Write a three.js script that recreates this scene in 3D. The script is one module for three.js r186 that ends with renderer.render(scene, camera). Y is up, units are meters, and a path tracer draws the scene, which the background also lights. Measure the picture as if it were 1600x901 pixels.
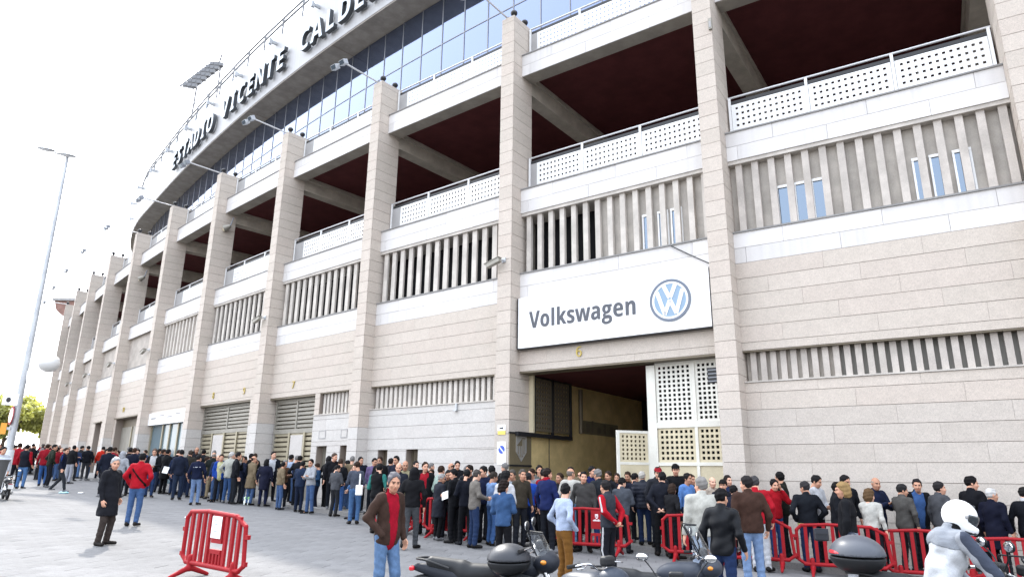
import * as THREE from 'three';
import { mergeGeometries } from 'three/addons/utils/BufferGeometryUtils.js';
import { FontLoader } from 'three/addons/loaders/FontLoader.js';
import { TextGeometry } from 'three/addons/geometries/TextGeometry.js';

// ---------------------------------------------------------------- camera, sky, sun, exposure
const scene = new THREE.Scene();
const camera = new THREE.PerspectiveCamera(45.85, 1600 / 901, 0.1, 2000);
camera.position.set(0, 1.864, 0);
camera.rotation.set(THREE.MathUtils.degToRad(15.516), 0, THREE.MathUtils.degToRad(0.7155), 'XYZ');
const renderer = new THREE.WebGLRenderer({ antialias: true });
renderer.toneMapping = THREE.LinearToneMapping;
renderer.toneMappingExposure = 2.95;
renderer.shadowMap.enabled = true;

const SUN = new THREE.Vector3(-0.27, 0.73, -0.63).normalize();      // behind the stadium: its near side and the plaza lie in its shade
{
  const W = 256, H = 128, d = new Float32Array(W * H * 4), v = new THREE.Vector3();
  for (let j = 0; j < H; j++) for (let i = 0; i < W; i++) {
    const lat = ((j + 0.5) / H - 0.5) * Math.PI, lon = ((i + 0.5) / W - 0.5) * 2 * Math.PI;
    v.set(Math.cos(lat) * Math.cos(lon), Math.sin(lat), Math.cos(lat) * Math.sin(lon));
    const up = Math.max(v.y, 0), g = Math.acos(Math.min(1, Math.max(-1, v.dot(SUN))));
    const hz = Math.pow(1 - up, 3.2);                               // pale haze low down
    const glow = 0.95 * Math.exp(-g * g / 0.9) + 0.9 * Math.exp(-g / 0.5);
    const o = (j * W + i) * 4;
    d[o] = 0.74 + 0.30 * hz + glow; d[o + 1] = 0.84 + 0.20 * hz + glow * 0.985; d[o + 2] = 1.02 + 0.02 * hz + glow * 0.96; d[o + 3] = 1;
    if (v.y < 0) { d[o] *= 0.6; d[o + 1] *= 0.58; d[o + 2] *= 0.55; }
  }
  const t = new THREE.DataTexture(d, W, H, THREE.RGBAFormat, THREE.FloatType);
  t.mapping = THREE.EquirectangularReflectionMapping; t.magFilter = t.minFilter = THREE.LinearFilter; t.wrapS = THREE.RepeatWrapping; t.needsUpdate = true;
  scene.background = t; scene.environment = t;
}
const sun = new THREE.DirectionalLight(new THREE.Color(1, 0.95, 0.87), 2.2);
sun.position.copy(SUN).multiplyScalar(200); sun.castShadow = true; sun.shadow.radius = 1.5;
Object.assign(sun.shadow.camera, { left: -90, right: 90, top: 90, bottom: -90, near: 1, far: 400 });
scene.add(sun, sun.target);

// ---------------------------------------------------------------- helpers
let seedState = 7;
const rnd = () => { seedState = (seedState * 1664525 + 1013904223) % 4294967296; return seedState / 4294967296; };
const rr = (a, b) => a + (b - a) * rnd();
const hash = (x, y, z = 0) => { const s = Math.sin(x * 127.1 + y * 311.7 + z * 74.7) * 43758.5453; return s - Math.floor(s); };
const col = (h) => new THREE.Color('#' + h);
const names = new Map();
function numbered(n) { const k = names.get(n) ?? 0; names.set(n, k + 1); return k ? `${n}_${String(k).padStart(3, '0')}` : n; }
const shade = (m) => { m.castShadow = true; m.receiveShadow = true; return m; };
function thing(name, label, category, group) {
  const o = new THREE.Group(); o.name = numbered(name); scene.add(o);
  o.userData = { label, category }; if (group) o.userData.group = group;
  return o;
}
function tag(o, label, category, group) { o.userData = { label, category }; if (group) o.userData.group = group; return o; }
function obj(name, geos, m, parent = scene) {
  const list = (Array.isArray(geos) ? geos : [geos]).map((g) => (g.index ? g.toNonIndexed() : g));
  const keep = ['position', 'normal', 'uv'];
  for (const g of list) for (const k of Object.keys(g.attributes)) if (!keep.includes(k) && !(k === 'color' && m.vertexColors)) g.deleteAttribute(k);
  const o = shade(new THREE.Mesh(list.length > 1 ? mergeGeometries(list) : list[0], m));
  o.name = parent === scene ? numbered(name) : name; parent.add(o); return o;
}
function structure(name, geos, m) { const o = obj(name, geos, m); o.userData = { kind: 'structure' }; return o; }
function metricUV(g, ou = 0, ov = 0) {
  if (g.index) g = g.toNonIndexed();
  const p = g.attributes.position, n = g.attributes.normal, uv = new Float32Array(p.count * 2);
  for (let i = 0; i < p.count; i++) {
    const ax = Math.abs(n.getX(i)), ay = Math.abs(n.getY(i)), az = Math.abs(n.getZ(i));
    const [u, v] = ay > ax && ay > az ? [p.getX(i), p.getZ(i)] : ax > az ? [p.getZ(i), p.getY(i)] : [p.getX(i), p.getY(i)];
    uv[2 * i] = u + ou; uv[2 * i + 1] = v + ov;
  }
  g.setAttribute('uv', new THREE.BufferAttribute(uv, 2)); return g;
}
// a box from x0..x1, y0..y1, z0..z1
function box(x0, x1, y0, y1, z0, z1) {
  const g = new THREE.BoxGeometry(Math.abs(x1 - x0), Math.abs(y1 - y0), Math.abs(z1 - z0));
  g.translate((x0 + x1) / 2, (y0 + y1) / 2, (z0 + z1) / 2); return metricUV(g, hash(x0, y1) * 3, hash(y0, z1) * 3);
}
function tube(a, b, r, seg = 8) {
  const A = new THREE.Vector3(...a), B = new THREE.Vector3(...b), d = B.clone().sub(A), g = new THREE.CylinderGeometry(r, r, d.length(), seg);
  g.applyQuaternion(new THREE.Quaternion().setFromUnitVectors(new THREE.Vector3(0, 1, 0), d.normalize())); g.translate((A.x + B.x) / 2, (A.y + B.y) / 2, (A.z + B.z) / 2);
  return metricUV(g);
}
function cone(a, b, r0, r1, seg = 12) {
  const A = new THREE.Vector3(...a), B = new THREE.Vector3(...b), d = B.clone().sub(A), g = new THREE.CylinderGeometry(r1, r0, d.length(), seg);
  g.applyQuaternion(new THREE.Quaternion().setFromUnitVectors(new THREE.Vector3(0, 1, 0), d.normalize())); g.translate((A.x + B.x) / 2, (A.y + B.y) / 2, (A.z + B.z) / 2);
  return metricUV(g);
}
function ball(c, rx, ry = rx, rz = rx, s = 14) { const g = new THREE.SphereGeometry(1, s, Math.max(8, s * 0.7 | 0)); g.scale(rx, ry, rz); g.computeVertexNormals(); g.translate(...c); return g; }
function curveTube(pts, r, n = 24, seg = 8) { return new THREE.TubeGeometry(new THREE.CatmullRomCurve3(pts.map((p) => new THREE.Vector3(...p))), n, r, seg); }
function extrude(shape, depth, z = 0, bevel = 0) {
  const g = new THREE.ExtrudeGeometry(shape, { depth, bevelEnabled: bevel > 0, bevelSize: bevel, bevelThickness: bevel, bevelSegments: 2, curveSegments: 24 }); g.translate(0, 0, z); return metricUV(g);
}
const poly = (pts) => new THREE.Shape(pts.map((p) => new THREE.Vector2(...p)));

// ---------------------------------------------------------------- computed textures
function noiseTex(size, f, repeat = 1, srgb = true) {
  const d = new Uint8Array(size * size * 4);
  for (let y = 0; y < size; y++) for (let x = 0; x < size; x++) { const c = f(x / size, y / size, x, y), o = 4 * (y * size + x); for (let k = 0; k < 3; k++) d[o + k] = Math.max(0, Math.min(255, (Array.isArray(c) ? c[k] : c) * 255)); d[o + 3] = 255; }
  const t = new THREE.DataTexture(d, size, size); if (srgb) t.colorSpace = THREE.SRGBColorSpace;
  t.wrapS = t.wrapT = THREE.RepeatWrapping; t.magFilter = THREE.LinearFilter; t.minFilter = THREE.LinearMipmapLinearFilter; t.generateMipmaps = true; t.repeat.set(repeat, repeat); t.needsUpdate = true; return t;
}
function vnoise(u, v, n, s = 0) {                                    // tileable value noise
  const x = u * n, y = v * n, xi = Math.floor(x), yi = Math.floor(y), fx = x - xi, fy = y - yi, m = (a) => ((a % n) + n) % n;
  const sx = fx * fx * (3 - 2 * fx), sy = fy * fy * (3 - 2 * fy);
  const a = hash(m(xi), m(yi), s), b = hash(m(xi + 1), m(yi), s), c = hash(m(xi), m(yi + 1), s), d = hash(m(xi + 1), m(yi + 1), s);
  return a + (b - a) * sx + (c - a) * sy + (a - b - c + d) * sx * sy;
}
const fbm = (u, v, n, s = 0) => 0.5 * vnoise(u, v, n, s) + 0.3 * vnoise(u, v, n * 2, s + 1) + 0.2 * vnoise(u, v, n * 4, s + 2);
const graniteTex = noiseTex(512, (u, v, x, y) => {
  const sp = hash(x >> 1, y >> 1, 3), base = 0.93 + 0.08 * (fbm(u, v, 40, 5) - 0.5) + 0.05 * (fbm(u, v, 5, 9) - 0.5);
  const k = sp > 0.9 ? -0.17 : sp < 0.12 ? 0.06 : 0; return [base + k, base + k * 0.95, base + k * 0.9];
}, 0.7);
const concreteTex = noiseTex(256, (u, v, x, y) => 0.86 + 0.2 * (fbm(u, v, 6, 2) - 0.5) + 0.08 * (hash(x, y) - 0.5), 0.4);
const streakTex = noiseTex(256, (u, v, x, y) => { const s = vnoise(u, v * 0 + 0.37, 40, 4) * fbm(u, v, 4, 8); return 0.97 - 0.07 * Math.max(0, s - 0.22) + 0.03 * (hash(x, y) - 0.5); }, 0.35);
const pavingTex = noiseTex(512, (u, v, x, y) => 0.88 + 0.14 * (fbm(u, v, 5, 1) - 0.5) + 0.10 * (fbm(u, v, 60, 4) - 0.5) + 0.10 * (hash(x, y) - 0.5) - (fbm(u, v, 9, 12) > 0.72 ? 0.06 : 0), 0.21);
const pavingBump = noiseTex(256, (u, v, x, y) => 0.5 + 0.4 * (fbm(u, v, 40, 2) - 0.5) + 0.3 * (hash(x, y) - 0.5), 0.55, false);
const clothTex = noiseTex(128, (u, v, x, y) => 0.88 + 0.16 * (fbm(u, v, 6, 3) - 0.5) + 0.12 * (hash(x, y) - 0.5), 3);
const metalTex = noiseTex(128, (u, v, x, y) => 0.9 + 0.14 * (fbm(u, v, 4, 7) - 0.5) + 0.05 * (hash(x, y) - 0.5), 0.6);

function mat(r, g, b, rough = 0.85, opt = {}) { const c = new THREE.Color().setRGB(r, g, b); return new THREE.MeshPhysicalMaterial({ color: c, roughness: rough, specularIntensity: rough > 0.7 ? 0.35 : 1, ...opt }); }
const M = {
  stone: [mat(0.605, 0.535, 0.465, 0.75, { map: graniteTex }), mat(0.59, 0.522, 0.453, 0.75, { map: graniteTex }), mat(0.62, 0.547, 0.477, 0.75, { map: graniteTex }), mat(0.60, 0.524, 0.456, 0.75, { map: graniteTex })],
  greyStone: [mat(0.565, 0.508, 0.45, 0.8, { map: graniteTex }), mat(0.555, 0.498, 0.44, 0.8, { map: graniteTex }), mat(0.575, 0.518, 0.46, 0.8, { map: graniteTex })],
  paleStone: [mat(0.61, 0.58, 0.545, 0.8, { map: graniteTex }), mat(0.60, 0.565, 0.53, 0.8, { map: graniteTex }), mat(0.62, 0.59, 0.555, 0.8, { map: graniteTex })],
  band: [mat(0.66, 0.635, 0.615, 0.8, { map: streakTex }), mat(0.65, 0.625, 0.605, 0.8, { map: streakTex }), mat(0.67, 0.645, 0.625, 0.70, 0.695, 0.7, { map: streakTex })],
  mortar: mat(0.25, 0.21, 0.18, 0.95),
  coping: mat(0.34, 0.33, 0.32, 0.7, { map: concreteTex }),
  beam: mat(0.68, 0.62, 0.53, 0.9, { map: concreteTex }),
  concrete: mat(0.50, 0.46, 0.40, 0.9, { map: concreteTex }),
  soffit: mat(0.46, 0.42, 0.37, 0.9, { map: concreteTex }),
  finDull: mat(0.67, 0.61, 0.55, 0.9, { map: concreteTex }),
  fin: mat(0.72, 0.665, 0.60, 0.85, { map: concreteTex }),
  block: mat(0.60, 0.55, 0.49, 0.95, { map: concreteTex }),
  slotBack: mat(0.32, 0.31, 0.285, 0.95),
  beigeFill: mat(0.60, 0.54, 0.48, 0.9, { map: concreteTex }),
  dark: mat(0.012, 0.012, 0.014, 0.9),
  maroon: mat(0.145, 0.040, 0.042, 0.75, { map: concreteTex }),
  maroonDark: mat(0.125, 0.033, 0.035, 0.8, { map: concreteTex }),
  whitePaint: mat(0.82, 0.82, 0.81, 0.45, { map: streakTex }),
  signWhite: mat(0.86, 0.86, 0.86, 0.35),
  railSteel: mat(0.55, 0.55, 0.56, 0.4, { metalness: 0.2 }),
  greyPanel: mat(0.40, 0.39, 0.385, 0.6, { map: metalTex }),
  fascia: mat(0.43, 0.43, 0.435, 0.5, { map: streakTex }),
  glass: mat(0.17, 0.205, 0.305, 0.04, { metalness: 0.85 }),
  mullion: mat(0.22, 0.23, 0.25, 0.4, { metalness: 0.4 }),
  window: mat(0.16, 0.2, 0.25, 0.05, { metalness: 0.9 }),
  letter: mat(0.05, 0.055, 0.062, 0.5), letterFace: mat(0.36, 0.40, 0.43, 0.4, { metalness: 0.3 }), roofRail: mat(0.17, 0.175, 0.185, 0.6), floodGrey: mat(0.16, 0.16, 0.165, 0.6),
  letterGrey: mat(0.075, 0.08, 0.095, 0.6),
  black: mat(0.014, 0.014, 0.016, 0.5),
  gold: mat(0.42, 0.32, 0.08, 0.4, { metalness: 0.5 }),
  gateCream: mat(0.66, 0.58, 0.40, 0.5, { map: metalTex }),
  gateWhite: mat(0.80, 0.78, 0.70, 0.5, { map: metalTex }),
  bronze: mat(0.20, 0.165, 0.115, 0.5, { metalness: 0.3, map: metalTex }),
  bronzePlate: mat(0.26, 0.215, 0.135, 0.45, { metalness: 0.35, map: metalTex }),
  ochre: mat(0.88, 0.68, 0.33, 0.85, { map: concreteTex }),
  doorGlass: mat(0.10, 0.15, 0.175, 0.12),
  doorMetal: mat(0.33, 0.31, 0.265, 0.5, { metalness: 0.3, map: metalTex }),
  doorGold: mat(0.40, 0.355, 0.25, 0.45, { metalness: 0.3, map: metalTex }),
  red: mat(0.34, 0.010, 0.016, 0.55, { specularIntensity: 0.4, map: metalTex }),
  steel: mat(0.5, 0.51, 0.52, 0.35, { metalness: 0.7 }),
  galv: mat(0.55, 0.57, 0.59, 0.5, { metalness: 0.4, map: metalTex }),
  kerb: mat(0.30, 0.29, 0.28, 0.9, { map: graniteTex }),
};
const U = 7, CAMH = 1.864;
const groundY = (x, z) => { const y = -0.03004 * x - 0.01796 * z; return y < 2.2 ? Math.max(y, -1.2) : 2.2 + 0.6 * (1 - Math.exp(-(y - 2.2) / 0.6)); };
const font = await new FontLoader().loadAsync('fonts/droid/droid_sans_bold.typeface.json');
const fontThin = await new FontLoader().loadAsync('fonts/droid/droid_sans_regular.typeface.json');
function textGeo(s, size, depth, f = font) { const g = new TextGeometry(s, { font: f, size, depth, curveSegments: 6, bevelEnabled: false }); g.computeBoundingBox(); return g; }
// ---------------------------------------------------------------- the ground: one sloping sheet, laid with slabs where they can be seen
{
  const g = new THREE.PlaneGeometry(700, 700, 140, 140); g.rotateX(-Math.PI / 2); g.translate(0, 0, -60);
  const p = g.attributes.position; for (let i = 0; i < p.count; i++) p.setY(i, groundY(p.getX(i), p.getZ(i)) - 0.012);
  g.computeVertexNormals();
  structure('ground', metricUV(g), mat(0.085, 0.084, 0.083, 0.92, { map: pavingTex, bumpMap: pavingBump, bumpScale: 0.006 }));
}
// ---------------------------------------------------------------- the stadium's plan: pillars along a bending facade
const PIL = {}, HEAD = {};
const deg = (a) => a * Math.PI / 180;
{
  const bayHead = (k) => deg(k < 12 ? -53.1621 + 2.42749 * (k - 2.5) - 0.10394 * (k - 3) ** 2 : -39.8 + (k - 11) * 6.5);
  PIL[3] = new THREE.Vector2(0.0051 * U, -3.0828 * U);
  for (let k = 3; k < 18; k++) { const a = bayHead(k); PIL[k + 1] = PIL[k].clone().add(new THREE.Vector2(Math.sin(a), -Math.cos(a)).multiplyScalar(U)); }
  for (let k = 2; k >= -1; k--) { const a = bayHead(k); PIL[k] = PIL[k + 1].clone().sub(new THREE.Vector2(Math.sin(a), -Math.cos(a)).multiplyScalar(U)); }
  for (let k = -1; k <= 18; k++) HEAD[k] = k < 18 && k > -1 ? (bayHead(k) + bayHead(k - 1)) / 2 : bayHead(Math.min(k, 17));
}
const Y = (l) => l * U + CAMH;
const ORIGIN = new THREE.Vector3(PIL[3].x, groundY(PIL[3].x, PIL[3].y), PIL[3].y);
const stadium = thing('stadium', 'long granite football stadium with stone pillars, open galleries and curved white roof edge', 'stadium');
stadium.position.copy(ORIGIN);
function outward(k) { const a = HEAD[k], n = new THREE.Vector2(Math.cos(a), Math.sin(a)); return n.multiplyScalar(-1); }
function offPoint(t, d) {                                             // point at pillar index t (may be fractional) pushed d metres outward
  const k = Math.max(0, Math.min(16, Math.floor(t))), u = t - k, [a, b, c, e] = [k - 1, k, k + 1, k + 2].map((q) => PIL[q]);
  const cr = (m) => 0.5 * (2 * b[m] + (c[m] - a[m]) * u + (2 * a[m] - 5 * b[m] + 4 * c[m] - e[m]) * u * u + (-a[m] + 3 * b[m] - 3 * c[m] + e[m]) * u ** 3);
  const h = HEAD[k] * (1 - u) + HEAD[k + 1] * u;
  return new THREE.Vector2(cr('x') - Math.cos(h) * d, cr('y') - Math.sin(h) * d);
}
// frames: x runs from left to right along the wall, z outward, y up from camera height zero
function frame(A, B) {
  const x = new THREE.Vector3(B.x - A.x, 0, B.y - A.y).normalize(), y = new THREE.Vector3(0, 1, 0), z = new THREE.Vector3().crossVectors(x, y);
  return new THREE.Matrix4().makeBasis(x, y, z).setPosition(A.x - ORIGIN.x, -ORIGIN.y, A.y - ORIGIN.z);
}
const bayFrame = (k) => frame(PIL[k + 1], PIL[k]);
function pillarFrame(k) { const a = HEAD[k], A = PIL[k]; return frame(A, new THREE.Vector2(A.x - Math.sin(a), A.y + Math.cos(a))); }
const worldFrame = (m) => m.clone().premultiply(new THREE.Matrix4().makeTranslation(ORIGIN.x, ORIGIN.y, ORIGIN.z));
function place(o, m) { m.decompose(o.position, o.quaternion, o.scale); return o; }
function part(name, parent = stadium, m) { const g = new THREE.Group(); g.name = name; parent.add(g); if (m) place(g, m); return g; }

const COURSE = 0.0612, H0 = 0.796;                                   // course height and the level the courses count from
const snap = (l) => H0 - Math.round((H0 - l) / COURSE) * COURSE;
const GAP = 0.0055;
let singles = 0;
// slabs facing +z (front at z), over x0..x1, level l0..l1; returns [geometry, material] pairs
function slabs(x0, x1, l0, l1, z, thick, n, pal, phase = 0) {
  const out = []; let top = l1;
  while (top > l0 + 0.004) {
    let bot = H0 - Math.ceil((H0 - top + 0.004) / COURSE) * COURSE; if (bot < l0 + 0.012) bot = l0;
    const row = Math.round((H0 - top) / COURSE), off = n > 1 ? (((row * 0.37 + phase) % 1) + 1) % 1 : 0, w = (x1 - x0) / n;
    const cuts = [x0]; for (let i = 0; i < n; i++) { const c = x0 + (i + off) * w; if (c > x0 + 0.3 && c < x1 - 0.3) cuts.push(c); } cuts.push(x1);
    for (let i = 0; i + 1 < cuts.length; i++) {
      const p = pal(top, (cuts[i] + cuts[i + 1]) / 2), dz = (hash(i, row, x0) - 0.5) * 0.004;
      out.push([box(cuts[i] + (n > 1 ? 0.002 : GAP), cuts[i + 1] - (n > 1 ? 0.002 : GAP), Y(bot) + GAP, Y(top) - GAP, z - thick, z + dz), p[Math.floor(hash(row, i, x0 * 3.1 + z) * p.length)]]);
    }
    top = bot;
  }
  return out;
}
function addSlabs(list, parent, single, name = 'stone_slab') {
  if (single) { for (const [g, m] of list) obj(name, g, m, parent); return; }
  const by = new Map(); for (const [g, m] of list) by.set(m, [...(by.get(m) ?? []), g]);
  for (const [m, gs] of by) { const o = obj(name, gs, m, parent); o.userData = { kind: 'stuff' }; }
}
const GROUND = (k) => (groundY(PIL[k].x, PIL[k].y) - CAMH) / U - 0.06;
const paleFrom = (k) => (k <= 2 ? -1 : k === 3 ? 0.11 : k === 4 ? 0.29 : k <= 6 ? 0.337 : 0.30);
const palFor = (k) => (l) => (l <= paleFrom(k) + 0.01 ? M.paleStone : k <= 3 && l <= 0.25 ? M.greyStone : M.stone);

// ---- pillars
for (let k = 0; k <= 13; k++) {
  const f = pillarFrame(k), hw = 0.277, zf = 0.494, zb = -0.63, g0 = GROUND(k), top = 2.29;
  const core = obj('pillar', box(-hw + 0.03, hw - 0.03, Y(g0), Y(top) - 0.02, zb, zf - 0.03), M.mortar, stadium); place(core, f);
  const list = [...slabs(-hw, hw, g0, top, zf, 0.03, 1, palFor(k))];
  const side = slabs(-zf + 0.031, -zb, g0, top, hw, 0.03, 1, palFor(k)).map(([g, m]) => [g.rotateY(Math.PI / 2), m]);
  const other = slabs(zb, zf - 0.031, g0, top, hw, 0.03, 1, palFor(k)).map(([g, m]) => [g.rotateY(-Math.PI / 2), m]);
  addSlabs([...list, ...side], core, k === 2 || k === 3);
  addSlabs([...other, [box(-hw, hw, Y(top) - 0.02, Y(top) + 0.03, zb, zf), M.stone[0]]], core, false);
}

// ---- bays
const XL = 0.0395 * U, XR = U - XL, S = (s) => s * U;
const perforated = (() => {                                           // a painted sheet with square holes, shared by all balustrades
  const cache = new Map();
  return (w, h, nx, ny, hole, thick = 0.02, margin = 0.1, skip) => {
    const key = [w.toFixed(3), h.toFixed(3), nx, ny, hole].join(); if (!skip && cache.has(key)) return cache.get(key);
    const s = poly([[0, 0], [w, 0], [w, h], [0, h]]);
    for (let i = 0; i < nx; i++) for (let j = 0; j < ny; j++) {
      const x = margin + (w - 2 * margin) * (i + 0.5) / nx, y = margin * 0.7 + (h - 1.4 * margin) * (j + 0.5) / ny, r = hole / 2;
      if (skip && skip(x, y)) continue;
      s.holes.push(new THREE.Path([[x - r, y - r], [x - r, y + r], [x + r, y + r], [x + r, y - r]].map((q) => new THREE.Vector2(...q))));
    }
    const g = metricUV(new THREE.ExtrudeGeometry(s, { depth: thick, bevelEnabled: false })); if (!skip) cache.set(key, g); return g;
  };
})();
function balustrade(k, f, level, z, y1) {
  const b = part('balustrade', stadium, f), y0 = Y(level) + 0.03, top = y0 + y1, x0 = XL + 0.1, x1 = XR - 0.1, w = (x1 - x0) / 3;
  obj('top_rail', tube([x0 - 0.05, top, z], [x1 + 0.05, top, z], 0.032), M.railSteel, b);
  obj('dark_gap_strip', box(x0, x1, top - 0.2, top - 0.1, z - 0.04, z - 0.01), M.black, b);  // black strip painting in the dark open gap below the top rail
  for (let i = 0; i <= 3; i++) obj('post', box(x0 + i * w - 0.035, x0 + i * w + 0.035, y0, top - 0.02, z - 0.03, z + 0.035), M.whitePaint, b);
  const ph = y1 - 0.28;
  for (let i = 0; i < 3; i++) {
    const pw = w - 0.09; let px = x0 + i * w + 0.045, end = 0;
    if (i === 0 && k >= 2) { end = Math.min(0.25 + 0.22 * (k - 2), 1.3); obj('grey_end_patch', box(px, px + end, y0 + 0.05, y0 + 0.05 + ph, z - 0.012, z + 0.012), M.greyPanel, b); }  // solid grey stretch standing in for the grey patch beside the left pillar
    const ww = pw - end, nx = Math.max(3, Math.round(12 * ww / 1.98));
    const m = obj('perforated_panel', perforated(ww, ph, nx, 5, 0.068, 0.02, 0.07).clone(), M.whitePaint, b); m.position.set(px + end, y0 + 0.05, z - 0.01);
  }
}
// fins before a recess: s0..s1, levels l0..l1
function louvre(f, s0, s1, l0, l1, n, w, zf, d, back, fm = M.fin) {
  const L = part('louvre', stadium, f), a = S(s0), b = S(s1), step = (b - a) / n;
  for (let i = 0; i < n; i++) { const x = a + (i + 0.62) * step; obj('fin', box(x - w / 2, x + w / 2, Y(l0), Y(l1), zf - d, zf), fm, L); }
  for (const [t0, t1, m, zb] of back) {
    obj(m === M.dark ? 'dark_recess' : 'infill_wall', box(S(t0), S(t1), Y(l0) - 0.02, Y(l1) + 0.02, zb - 0.1, zb), m, L);
  }
  return L;
}
function ledge(f, s0, s1, l, z0, z1, h, m, parent) { return obj('ledge', box(S(s0), S(s1), Y(l) - h, Y(l), z0, z1), m, parent); }

for (let k = 0; k <= 12; k++) {
  const f = bayFrame(k), g0 = GROUND(Math.min(k + 1, 13)) - 0.04, e0 = XL / U, e1 = XR / U, T = k >= 5 ? 0.472 : 0.460;
  const solid = [];                                                   // [s0, s1, l0, l1, slabs per course]
  solid.push([e0, e1, T, H0, 3]);
  if (k <= 1) { solid.push([e0, e1, g0, 0.342, 3]); }
  else if (k === 3) solid.push([0.897, e1, 0.337, T, 1], [e0, e1, 0.13, 0.337, 3], [e0, 0.125, g0, 0.13, 1], [0.198, 0.334, g0, 0.13, 1], [0.419, e1, g0, 0.13, 2], [0.125, 0.198, g0, 0.0, 1], [0.334, 0.419, g0, 0.0, 1]);
  else if (k === 4) solid.push([0.53, 0.577, 0.332, T, 1], [0.849, e1, 0.332, T, 1], [0.53, e1, 0.159, 0.332, 2], [0.53, 0.585, g0, 0.159, 1], [0.682, 0.806, g0, 0.159, 1], [0.879, e1, g0, 0.159, 1], [0.585, 0.682, g0, 0.03, 1], [0.806, 0.879, g0, 0.03, 1]);
  else if (k === 5) solid.push([0.79, e1, g0, T, 1]);
  else if (k === 6) solid.push([0.79, e1, g0, T, 1]);
  else if (k === 7) solid.push([e0, 0.09, g0, T, 1], [0.74, e1, g0, T, 1]);
  else if (k === 8) solid.push([e0, 0.3, g0, T, 1], [0.55, e1, g0, T, 1]);
  else if (k >= 9) solid.push([e0, e1, g0, T, 2]);
  const backing = solid.map(([a, b, l0, l1]) => box(S(a), S(b), Y(l0), Y(l1), -0.55, -0.032));
  const wall = place(obj('wall', backing, M.mortar, stadium), f);
  const pal = (l, x) => (k === 3 && l <= 0.34 ? M.paleStone : k === 4 && l <= 0.335 && x > S(0.5) ? M.paleStone : k >= 5 && l <= paleFrom(k) ? M.paleStone : k <= 2 && l <= 0.25 ? M.greyStone : M.stone);
  addSlabs(solid.flatMap(([a, b, l0, l1, n], i) => slabs(S(a), S(b), l0, l1, 0, 0.032, n, pal, i * 0.21)), wall, k >= 1 && k <= 3);
  // pale bands: under the upper terrace, under the gallery, under the louvres
  for (const [l0, l1, zb] of [[1.969, 2.088, -0.6], [1.222, 1.343, -0.55], [0.796, 0.918, -0.55]]) {
    const band = place(obj('edge_band', box(XL, XR, Y(l0) + 0.004, Y(l1) - 0.004, zb, -0.032), M.concrete, stadium), f), mid = (l0 + l1) / 2, list = [];
    for (const [a, b, ph] of [[l0, mid, 0.13], [mid, l1, 0.55]]) for (let i = -1; i < 3; i++) {
      const x0 = Math.max(XL, XL + (i + ph) * 2.3), x1 = Math.min(XR, XL + (i + 1 + ph) * 2.3); if (x1 - x0 < 0.15) continue;
      list.push([box(x0 + 0.004, x1 - 0.004, Y(a) + 0.005, Y(b) - 0.005, -0.032, (hash(i, k, a) - 0.5) * 0.004), M.band[Math.floor(hash(i, k, b) * 3)]]);
    }
    addSlabs(list, band, k >= 1 && k <= 4, 'band_slab');
    obj('coping', box(XL - 0.02, XR + 0.02, Y(l1) - 0.003, Y(l1) + 0.04, zb + 0.1, 0.035), M.coping, band);
  }
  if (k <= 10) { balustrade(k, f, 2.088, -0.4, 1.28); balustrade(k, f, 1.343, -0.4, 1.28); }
  // louvre band between the gallery slab and the middle band
  const lz = -0.1;
  if (k === 0 || k === 1) louvre(f, e0, e1, 0.924, 1.207, 15, 0.17, lz, 0.14, [[e0, e1, M.block, -0.27]], M.finDull);
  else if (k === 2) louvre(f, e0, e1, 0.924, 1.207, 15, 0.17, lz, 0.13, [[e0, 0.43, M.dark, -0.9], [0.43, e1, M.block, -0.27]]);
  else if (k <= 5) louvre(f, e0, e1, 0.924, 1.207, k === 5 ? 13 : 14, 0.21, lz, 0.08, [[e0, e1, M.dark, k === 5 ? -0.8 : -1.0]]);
  else if (k === 6) louvre(f, e0, e1, 0.924, 1.207, 13, 0.17, lz, 0.2, [[e0, e1, M.beigeFill, -0.22]]);
  else place(obj('infill_wall', box(XL, XR, Y(0.92), Y(1.222), -0.5, -0.2), M.beigeFill, stadium), f);
  if (k <= 6) place(obj('lintel', box(XL, XR, Y(1.207), Y(1.222) + 0.003, -1.2, -0.03), M.fin, stadium), f);
}
// block joints on the filled louvres read as courses: thin recesses between blockwork sheets, plus the windows set in them
for (const [k, list] of [[1, [[0.207, 0.262], [0.271, 0.326], [0.332, 0.39], [0.66, 0.70], [0.712, 0.765], [0.78, 0.835]]], [2, [[0.652, 0.70], [0.722, 0.77], [0.78, 0.83]]]]) {
  for (const [a, b] of list) {
    const w = part('window', stadium, bayFrame(k)), x0 = S(a), x1 = S(b), y0 = Y(0.928), y1 = Y(1.09), z = -0.26;
    obj('frame', [box(x0, x1, y1 - 0.07, y1, z, z + 0.06), box(x0, x0 + 0.045, y0, y1, z, z + 0.05), box(x1 - 0.045, x1, y0, y1, z, z + 0.05), box(x0, x1, y0, y0 + 0.04, z, z + 0.05)], M.whitePaint, w);
    obj('pane', box(x0 + 0.045, x1 - 0.045, y0 + 0.04, y1 - 0.07, z, z + 0.02), M.window, w);
  }
}
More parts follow.
